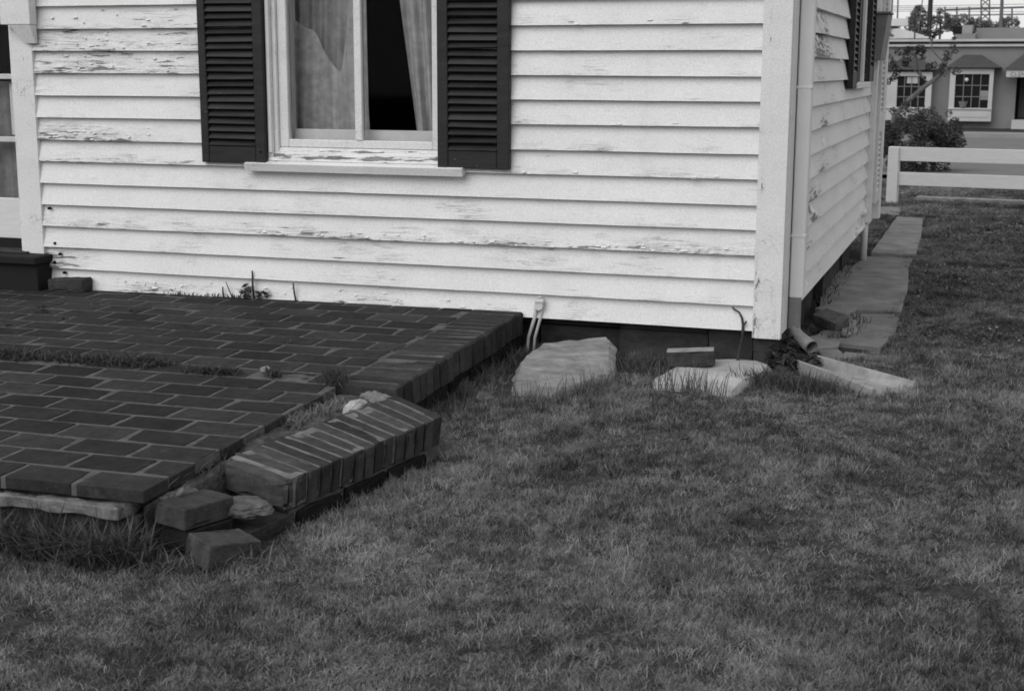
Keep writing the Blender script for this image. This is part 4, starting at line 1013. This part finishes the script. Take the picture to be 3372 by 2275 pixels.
clump('weed_clump', 'tall weeds standing against the pale strip under the patio front', [(-2.3, -2.825), (-2.0, -2.825), (-1.7, -2.825), (-1.42, -2.825)], 170, .16, .008, 'weed_leaf', .02, gz, (.0, .5), lean=(.2, .9))
clump('long_grass', 'tangled grass at the near end of the broken edging', [(-1.42, -2.80), (-1.25, -2.86), (-1.08, -2.80), (-1.0, -2.6)], 420, .08, .004, 'grass_blade', .03, gz, (.1, .7), 'grass', lean=(.4, 1.4))
clump('weed_clump', 'weeds along the foot of the patio edge wall', [(-1.10, -1.2), (-1.11, -.8), (-1.12, -.4), (-1.12, -.15)], 420, .09, .005, zfun=gz, spread=.035)
clump('weed_clump', 'weeds along the foundation stones beside the flagstone path', [(.0, 1.3), (-.03, 2.0), (-.03, 2.8), (.0, 3.3)], 260, .07, .006, zfun=gz, spread=.03)
clump('weed_clump', 'weeds in the cracks of the broken flagstones', [(.12, .62), (.21, .8), (.22, 1.2), (.1, 1.5)], 130, .05, .005, zfun=lambda x, y: -.115, spread=.025)['kind'] = 'stuff'
clump('weed_clump', 'low weeds at the foot of the white wall on the patio', [(-3.0, -.045), (-2.7, -.045), (-2.55, -.045)], 90, .03, .006, zfun=pz, spread=.02)
def sprig(name, label, x, y, h, lean, r=.004):
    z = ptop(x, y)
    o = build(name, MB().tube([(x, y, z - .005), (x + lean * .5, y - .003, z + h * .5), (x + lean, y, z + h)], [r, r * .9, r * .6], 6), 'stone_dark'); tag(o, label, 'twig')
sprig('twig', 'tall upright dead stalk against the white wall', -2.525, -.035, .135, -.004, .006)
sprig('twig', 'thin slanting twig against the white wall', -2.64, -.035, .075, -.035, .003)
sprig('twig', 'short dead stalk right of the leafy weed at the wall', -2.30, -.035, .085, -.012, .005)
sprig('twig', 'stubby dead stalk left of the leafy weed at the wall', -2.69, -.035, .05, -.002, .005)
def leaf_cloud(name, centers, n, size, tone, mat, parent=None, flat=.4):
    """many small leaves, gathered round sub-clump centres [(x,y,z,r)]"""
    cs = np.array(centers, float); wt = cs[:, 3] ** 2; i = RNG.choice(len(cs), n, p=wt / wt.sum())
    d = RNG.normal(0, 1, (n, 3)); d /= np.linalg.norm(d, axis=1)[:, None]; rr = cs[i, 3] * RNG.uniform(.35, 1.0, n) ** .6
    P = cs[i, :3] + d * rr[:, None]
    a = RNG.normal(0, 1, (n, 3)); a[:, 2] *= flat; a /= np.linalg.norm(a, axis=1)[:, None]
    b = np.cross(a, RNG.normal(0, 1, (n, 3))); b /= np.linalg.norm(b, axis=1)[:, None]
    s = size * RNG.uniform(.6, 1.4, n)[:, None]
    V = np.stack([P - a * s, P + b * s * .42, P + a * s, P - b * s * .42], 1).astype(np.float32)
    me = bpy.data.meshes.new(name); me.vertices.add(4 * n); me.vertices.foreach_set('co', V.ravel()); me.loops.add(4 * n); me.loops.foreach_set('vertex_index', np.arange(4 * n, dtype=np.int32))
    me.polygons.add(n); me.polygons.foreach_set('loop_start', (np.arange(n) * 4).astype(np.int32)); me.update(calc_edges=True)
    ct = RNG.uniform(tone[0], tone[1], len(cs))
    set_attr(me, 'tone', np.repeat(np.clip(ct[i] + RNG.normal(0, .12, n), 0, 1), 4)); me.materials.append(MATS[mat])
    o = bpy.data.objects.new(name, me); COL.objects.link(o)
    if parent: o.parent = parent
    return o
w_ = leaf_cloud('leafy_weed', [(-2.555, -.05, ptop(-2.55, -.05) + .035, .035), (-2.47, -.05, ptop(-2.47, -.05) + .022, .028)], 90, .016, (.2, .5), 'weed_leaf'); tag(w_, 'small leafy weed at the foot of the wall under the window', 'weed')
# dead leaves under the elbow
w_ = leaf_cloud('dead_leaves', [(.0, -.02, -.085, .06), (.05, -.04, -.095, .06), (.01, .04, -.055, .05), (.11, -.03, -.10, .05), (.03, -.10, -.115, .05), (.0, .06, -.02, .035), (.14, -.06, -.11, .04)], 420, .034, (.0, .45), 'weed_leaf'); struct(w_, 'stuff', 'heap of dead leaves under the downspout elbow', 'leaves')
w_ = leaf_cloud('patio_litter', [(x, y, ptop(x, y) + .004, .03) for x, y in ((-3.4, -.5), (-3.3, -.62), (-3.2, -.35), (-3.5, -.9), (-3.25, -.95), (-3.1, -.72), (-2.9, -.5), (-2.2, -.6), (-1.9, -.9))], 70, .014, (.0, .3), 'weed_leaf')
for v in w_.data.vertices: v.co.z = ptop(v.co.x, v.co.y) + random.uniform(.001, .012)
struct(w_, 'stuff', 'dead leaf scraps scattered on the patio by the door', 'leaves')

# ------------------------------------------------------------------ white rail fence
fence = thing('rail_fence', 'low white two-rail fence between lawn and street', 'fence')
FO = Vector((-.145, 8.08, 0)); FA = R(-7); fdir = Vector((math.cos(FA), math.sin(FA), 0))
for i in range(4):
    p = FO + fdir * (2.35 * i + .05); z = -.15
    o = link('post', MB().box(-.05, .05, -.05, .05, -.25, .548).mesh('post', .004), 'fence_paint', fence, (p.x, p.y, -.135), (0, 0, FA))
for i in range(3):
    for z0, z1 in ((.185, .308), (.415, .5475)):
        a = 2.35 * i + .1005; b = 2.35 * (i + 1) - .0005
        p = FO + fdir * ((a + b) / 2)
        if z0 > .4: a = 2.35 * i; 
        L = 2.2495
        link('rail', MB().box(-L / 2, L / 2, -.018, .018, z0 - .135, z1 - .135).mesh('rail', .003), 'fence_paint', fence, (p.x, p.y, 0), (0, 0, FA))
kp = FO + fdir * 4.0
tag(link('timber_edging', MB().box(-3.75, 4.0, -.06, .06, -.2, -.055).mesh('timber', .006), 'concrete_pale', None, (kp.x, kp.y + .62, -.045), (0, 0, FA)), 'pale timber edging on the ground just behind the white fence', 'timber')

# ------------------------------------------------------------------ bush and leaning tree
def clumps_in(c, rx, ry, rz, n, r0, r1):
    out = []
    for _ in range(n):
        while True:
            p = np.array([random.uniform(-1, 1) for _ in range(3)])
            if p @ p < 1: break
        p = p / max(1e-6, np.linalg.norm(p)) * np.linalg.norm(p) ** .5
        out.append((c[0] + p[0] * rx, c[1] + p[1] * ry, c[2] + p[2] * rz, random.uniform(r0, r1)))
    return out
bc = far(2084, 320, 20.0); bz = far(2088, 392, 20.0).z
bush = thing('bush', 'rounded leafy bush beyond the white fence', 'bush')
sprays = [(bc.x + .62 * math.cos(a) * random.uniform(.80, 1.02), bc.y + .4 * math.sin(a * 2.3), bc.z + .46 * math.sin(a) * random.uniform(.75, 1.15), random.uniform(.04, .08)) for a in [i * .27 for i in range(24)]]
leaf_cloud('crown', clumps_in(bc, .54, .5, .40, 80, .08, .17) + sprays, 22000, .021, (.05, .9), 'bush_leaf', bush)
st_ = MB()
for i in range(7):
    a = i * .9; st_.tube([(bc.x + .05 * math.cos(a), bc.y + .05 * math.sin(a), bz - .1), (bc.x + .2 * math.cos(a), bc.y + .2 * math.sin(a), bc.z)], [.014, .006], 6)
build('stems', st_, 'bark', bush)
tree = thing('leaning_tree', 'young tree with a slanting trunk rising out of the bush', 'tree')
def T(px, py, d=20.8): return far(px, py, d)
tk = MB()
tk.tube([T(2018, 330), T(2030, 262), T(2062, 228), T(2100, 196), T(2135, 170), T(2142, 160)], [.05, .042, .037, .033, .026, .02], 8)
for p in ([(2135, 170), (2140, 140), (2118, 118), (2112, 90), (2108, 60)], [(2142, 160), (2152, 135), (2166, 112), (2170, 100)], [(2108, 190), (2085, 168), (2066, 152), (2040, 148), (2022, 165)], [(2095, 178), (2082, 150), (2080, 125), (2090, 105)], [(2112, 100), (2124, 70), (2130, 45)]):
    tk.tube([T(a, b, 20.8 + .06 * i) for i, (a, b) in enumerate(p)], [.014 - .0022 * i for i in range(len(p))], 6)
build('trunk', tk, 'bark', tree)
cl = []
for (px, py, r, k) in ((2040, 135, 22, 7), (2075, 125, 22, 8), (2025, 155, 14, 4), (2090, 110, 12, 3), (2142, 155, 14, 5), (2152, 128, 12, 5), (2168, 112, 8, 2), (2112, 75, 10, 3), (2060, 120, 14, 4), (2115, 152, 8, 2), (2025, 180, 8, 2), (2128, 50, 8, 2), (2165, 165, 6, 1), (2100, 60, 5, 1), (2166, 90, 5, 1)):
    for _ in range(k):
        q = T(px + random.uniform(-r, r), py + random.uniform(-r, r) * .7, 20.8 + random.uniform(-.2, .2)); cl.append((q.x, q.y, q.z, random.uniform(.03, .07)))
leaf_cloud('crown', cl, 2600, .020, (.0, .5), 'bush_leaf', tree)

# ------------------------------------------------------------------ the shop across the street
S = 55.0 / 3228 / math.cos(R(11))
base = far(2200, 284, 55.0)
SA = R(-2); sxd = Vector((math.cos(SA), math.sin(SA), 0))
shop = thing('shop_building', 'grey one-storey shop with white framed bay windows across the street', 'shop building')
shop.location = (base.x, base.y, base.z); shop.rotation_euler = (0, 0, SA)
kx = 1 / (math.cos(SA) * RIGHT[0] + math.sin(SA) * RIGHT[1])
def X_(px): return (px - 2200) * .01704 * kx
def Z_(py): return (284 - py) * .01704
def sp(name, mb, mat, parent=None, bev=0): return build(name, mb, mat, parent or shop, bev)
sp('wall', MB().box(X_(1700), X_(2288), 0, 8, -1.2, Z_(112)).box(X_(2330), X_(2900), 0, 8, -1.2, Z_(112)).box(X_(2288), X_(2330), 0, 8, Z_(178), Z_(112)), 'shop_wall')
sp('cornice', MB().box(X_(1700), X_(2900), -.14, 8, Z_(112) + .001, Z_(107)).box(X_(1700), X_(2900), -.22, 8, Z_(101), Z_(96)), 'shop_trim')
sp('fascia', MB().box(X_(1700), X_(2900), -.08, 8, Z_(107) + .001, Z_(101) - .001), 'shop_roof')
sp('rear_roof_wall', MB().box(X_(2149), X_(2192), 3, 7, Z_(96), Z_(81)).box(X_(2192), X_(2305), 3.5, 7.5, Z_(96), Z_(66)), 'shop_wall')
def bay(x0, x1, g0, g1, ztop, zgt, zgb, zbot, roofpts):
    w = sp('window', MB().box(X_(x0), X_(g0), -.42, -.001, Z_(zbot), Z_(ztop)).box(X_(g1), X_(x1), -.42, -.001, Z_(zbot), Z_(ztop)).box(X_(g0), X_(g1), -.42, -.001, Z_(zgt), Z_(ztop)).box(X_(g0), X_(g1), -.42, -.001, Z_(zbot), Z_(zgb)), 'shop_trim')
    build('pane', MB().box(X_(g0), X_(g1), -.33, -.30, Z_(zgb), Z_(zgt)), 'glass_dark', w)
    mu = MB()
    for i in range(1, 4): xx = X_(g0) + (X_(g1) - X_(g0)) * i / 4; mu.box(xx - .014, xx + .014, -.36, -.331, Z_(zgb), Z_(zgt))
    for j in range(1, 3): zz = Z_(zgb) + (Z_(zgt) - Z_(zgb)) * j / 3; mu.box(X_(g0), X_(g1), -.365, -.3615, zz - .014, zz + .014)
    build('muntins', mu, 'shop_wall', w)
    build('panel', MB().box(X_(g0 - 3), X_(g1 + 2), -.44, -.4205, Z_(zbot - 9), Z_(zbot - 18)), 'shop_trim', w)
    build('sill', MB().box(X_(x0 - 1), X_(x1 + 1), -.47, -.001, Z_(zgb + 3), Z_(zgb + 1)), 'shop_trim', w)
    (a, b, c, d, zt, zb) = roofpts
    rf = MB().hexa([(X_(a), -.6, Z_(zb)), (X_(d), -.6, Z_(zb)), (X_(d), 0, Z_(zb)), (X_(a), 0, Z_(zb)), (X_(b), -.12, Z_(zt)), (X_(c), -.12, Z_(zt)), (X_(c), 0, Z_(zt)), (X_(b), 0, Z_(zt))])
    build('canopy', rf, 'shop_roof', w)
    return w
w1 = bay(2157, 2243, 2168, 2235, 160, 172, 246, 275, (2148, 2181, 2216, 2258, 130, 158))
w2 = bay(2030, 2121, 2051, 2109, 168, 177, 246, 275, (2025, 2056, 2088, 2132, 136, 163))
build('notice', MB().box(X_(2219), X_(2235), -.345, -.332, Z_(228), Z_(208)), 'roof_box', w1)
build('notice', MB().box(X_(2070), X_(2092), -.345, -.332, Z_(193), Z_(178)), 'shop_trim', w2)
pot = MB().tube([(X_(2186), -.5 + .12, Z_(245)), (X_(2186), -.38, Z_(232))], [.11, .18], 10); build('pot', pot, 'shop_wall', w1)
build('lamp_globe', MB().tube([(X_(2190), -.38, Z_(189)), (X_(2190), -.38, Z_(186)), (X_(2190), -.38, Z_(182)), (X_(2190), -.38, Z_(180))], [.02, .07, .07, .02], 8), 'white_far', w1)
dr = sp('doorway', MB().box(X_(2289), X_(2330), .8, .9, -1.0, Z_(178)), 'glass_dark')
build('door', MB().box(X_(2294), X_(2330), .6, .66, Z_(268), Z_(180)), 'shop_roof', dr)
sp('door_step', MB().box(X_(2284), X_(2335), -.5, .6, -.9, Z_(271)), 'shop_trim')
cp = MB().hexa([(X_(2264), -1.0, Z_(161)), (X_(2360), -1.0, Z_(161)), (X_(2360), 0, Z_(161)), (X_(2264), 0, Z_(161)), (X_(2310), -.1, Z_(118)), (X_(2330), -.1, Z_(118)), (X_(2330), 0, Z_(118)), (X_(2310), 0, Z_(118))])
sp('canopy', cp, 'shop_roof')
sg = sp('sign', MB().box(X_(2268), X_(2360), -.95, -.9, Z_(178), Z_(165)), 'shop_trim')
build('sign_rail', MB().box(X_(2266), X_(2362), -.97, -.85, Z_(164.5), Z_(161.2)), 'shop_wall', sg)
cu = bpy.data.curves.new('lettering', 'FONT'); cu.body = 'CLENS'; cu.size = .20; cu.extrude = .004; cu.space_character = 1.15
cu.materials.append(MATS['letter_dark'])
tmp = bpy.data.objects.new('lettering_curve', cu); COL.objects.link(tmp); bpy.context.view_layer.update()
lme = bpy.data.meshes.new_from_object(tmp.evaluated_get(bpy.context.evaluated_depsgraph_get())); bpy.data.objects.remove(tmp)
if not lme.materials: lme.materials.append(MATS['letter_dark'])
lt = bpy.data.objects.new('lettering', lme); COL.objects.link(lt); lt.parent = sg; lt.location = (X_(2276), -.956, Z_(176)); lt.rotation_euler = (R(90), 0, 0)
def roofbox(x0, x1, y0, y1, mat, label, cat, dep=2.0):
    o = build(cat.replace(' ', '_'), MB().box(X_(x0), X_(x1), dep, dep + 1.0, Z_(y1), Z_(y0)), mat, None, .01)
    o.location = shop.location; o.rotation_euler = shop.rotation_euler; return tag(o, label, cat)
o = roofbox(2163, 2185, 60, 81, 'roof_box', 'pale square vent box on the shop roof', 'vent box', 3.2)
build('leg', MB().box(X_(2165), X_(2183), 3.3, 4.1, Z_(96.2), Z_(81.2)), 'shop_wall', o)
o = roofbox(2144, 2162, 62, 82, 'glass_dark', 'dark square vent box beside the pale one on the shop roof', 'vent box', 3.2)
build('leg', MB().box(X_(2146), X_(2160), 3.3, 4.1, Z_(96.2), Z_(82.2)), 'shop_wall', o)

# ------------------------------------------------------------------ distance: sheds, poles, wires, trees
def far_box(name, px0, px1, py0, py1, d, depth, mat, label, cat, gable=None):
    a = far(px0, py1, d); b = far(px1, py1, d); t = far(px0, py0, d)
    L = (b - a).length; h = t.z - a.z; root = thing(name, label, cat); root.location = a; root.rotation_euler = (0, 0, math.atan2(b.y - a.y, b.x - a.x))
    build('wall', MB().box(0, L, 0, depth, -3.5, h), mat, root)
    if gable:
        build('roof', MB().hexa([(-.1, -.15, h + .002), (L + .1, -.15, h + .002), (L + .1, depth, h + .002), (-.1, depth, h + .002), (-.1, -.15, h + gable * 1.0), (L + .1, -.15, h + .08), (L + .1, depth, h + .08), (-.1, depth, h + gable)]), 'white_far', root)
    return root
far_box('white_shed', 2043, 2100, 88, 99, 66, 4, 'white_far', 'white shed with sloping roof behind the shop', 'shed', .45)
fb1 = far_box('low_building', 1985, 2042, 62, 99, 72, 5, 'shop_wall', 'low building with a pale roof edge behind the tree', 'building')
build('roof_edge', MB().box(-.2, 1.5, -.3, 5, (99 - 62) * .0226, (99 - 46) * .0226), 'white_far', fb1)
for px in (2018, 2030): build('opening', MB().box((px - 1985) * .0223, (px - 1979) * .0223, -.05, -.001, .15, .55), 'glass_dark', fb1)
def pole(name, px0, py0, px1, py1, d, r, mat, label, cat='utility pole'):
    a = far(px0, py0, d); b = far(px1, py1, d); e = a + (a - b) * 1.0; e.z = min(e.z, ground_z(0, 60) - .5) if False else e.z
    return tag(build(name, MB().tube([b + (b - a) * .9, b, a, a + (a - b) * .6], [r * .8, r * .9, r, r], 10), mat), label, cat)
pole('utility_pole', 2107, 100, 2112, 6, 70, .125, 'pole_wood', 'dark utility pole rising behind the middle of the shop roof')
pole('utility_pole', 2271, 70, 2274, 6, 85, .11, 'tower_steel', 'utility pole behind the right end of the shop roof')
pole('utility_pole', 2036, 62, 2038, 6, 80, .045, 'tower_steel', 'thin pole behind the low building')
pole('utility_pole', 2022, 62, 2025, 8, 80, .05, 'tower_steel', 'thicker short pole left of the thin pole')
pole('guy_pole', 2084, 75, 2093, 6, 75, .03, 'tower_steel', 'thin slanting stay beside the dark utility pole', 'stay')
pole('guy_pole', 2076, 82, 2077, 55, 64, .03, 'pole_wood', 'short thin post on the shed roof', 'post')
# railway gantry
gan = thing('rail_gantry', 'steel railway gantry with lattice mast against the sky', 'gantry')
lt_ = MB(); D = 130
def seg(mb, a, b, r): mb.tube([far(*a, D), far(*b, D)], r, 5)
for x in (2227, 2246): seg(lt_, (x, 70), (x, -20), .07)
for i in range(5):
    y0 = 62 - i * 16; seg(lt_, (2227, y0), (2246, y0 - 16), .05); seg(lt_, (2246, y0), (2227, y0 - 16), .05)
build('mast', lt_, 'tower_steel', gan)
for (a, b, r) in (((2145, 23), (2330, 17), .09), ((2145, 36), (2330, 33), .06)):
    m_ = MB(); seg(m_, a, b, r); build('beam', m_, 'tower_steel', gan)
for px in (2145, 2172, 2200, 2297): m_ = MB(); seg(m_, (px, 60), (px, 16), .08); build('mast', m_, 'tower_steel', gan)
for i, (y0, y1) in enumerate(((12, 9), (16, 16), (20, 17), (24, 28))):
    tag(build('overhead_wire', MB().tube([far(1900, y0 + 3, 100), far(2110, y0 + 2.0, 100), far(2400, y1, 100)], .018, 5), 'tower_steel'), ['topmost overhead wire crossing the sky above the shop', 'second overhead wire down crossing the sky above the shop', 'third overhead wire down crossing the sky above the shop', 'lowest overhead wire crossing the sky above the shop'][i], 'wire')
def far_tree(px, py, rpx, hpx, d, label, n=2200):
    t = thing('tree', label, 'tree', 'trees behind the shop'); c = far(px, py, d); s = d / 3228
    leaf_cloud('crown', clumps_in(c, rpx * s, rpx * s * .8, hpx * s, 40, rpx * s * .16, rpx * s * .36), n, rpx * s * .10, (.1, .9), 'hazed_leaf', t)
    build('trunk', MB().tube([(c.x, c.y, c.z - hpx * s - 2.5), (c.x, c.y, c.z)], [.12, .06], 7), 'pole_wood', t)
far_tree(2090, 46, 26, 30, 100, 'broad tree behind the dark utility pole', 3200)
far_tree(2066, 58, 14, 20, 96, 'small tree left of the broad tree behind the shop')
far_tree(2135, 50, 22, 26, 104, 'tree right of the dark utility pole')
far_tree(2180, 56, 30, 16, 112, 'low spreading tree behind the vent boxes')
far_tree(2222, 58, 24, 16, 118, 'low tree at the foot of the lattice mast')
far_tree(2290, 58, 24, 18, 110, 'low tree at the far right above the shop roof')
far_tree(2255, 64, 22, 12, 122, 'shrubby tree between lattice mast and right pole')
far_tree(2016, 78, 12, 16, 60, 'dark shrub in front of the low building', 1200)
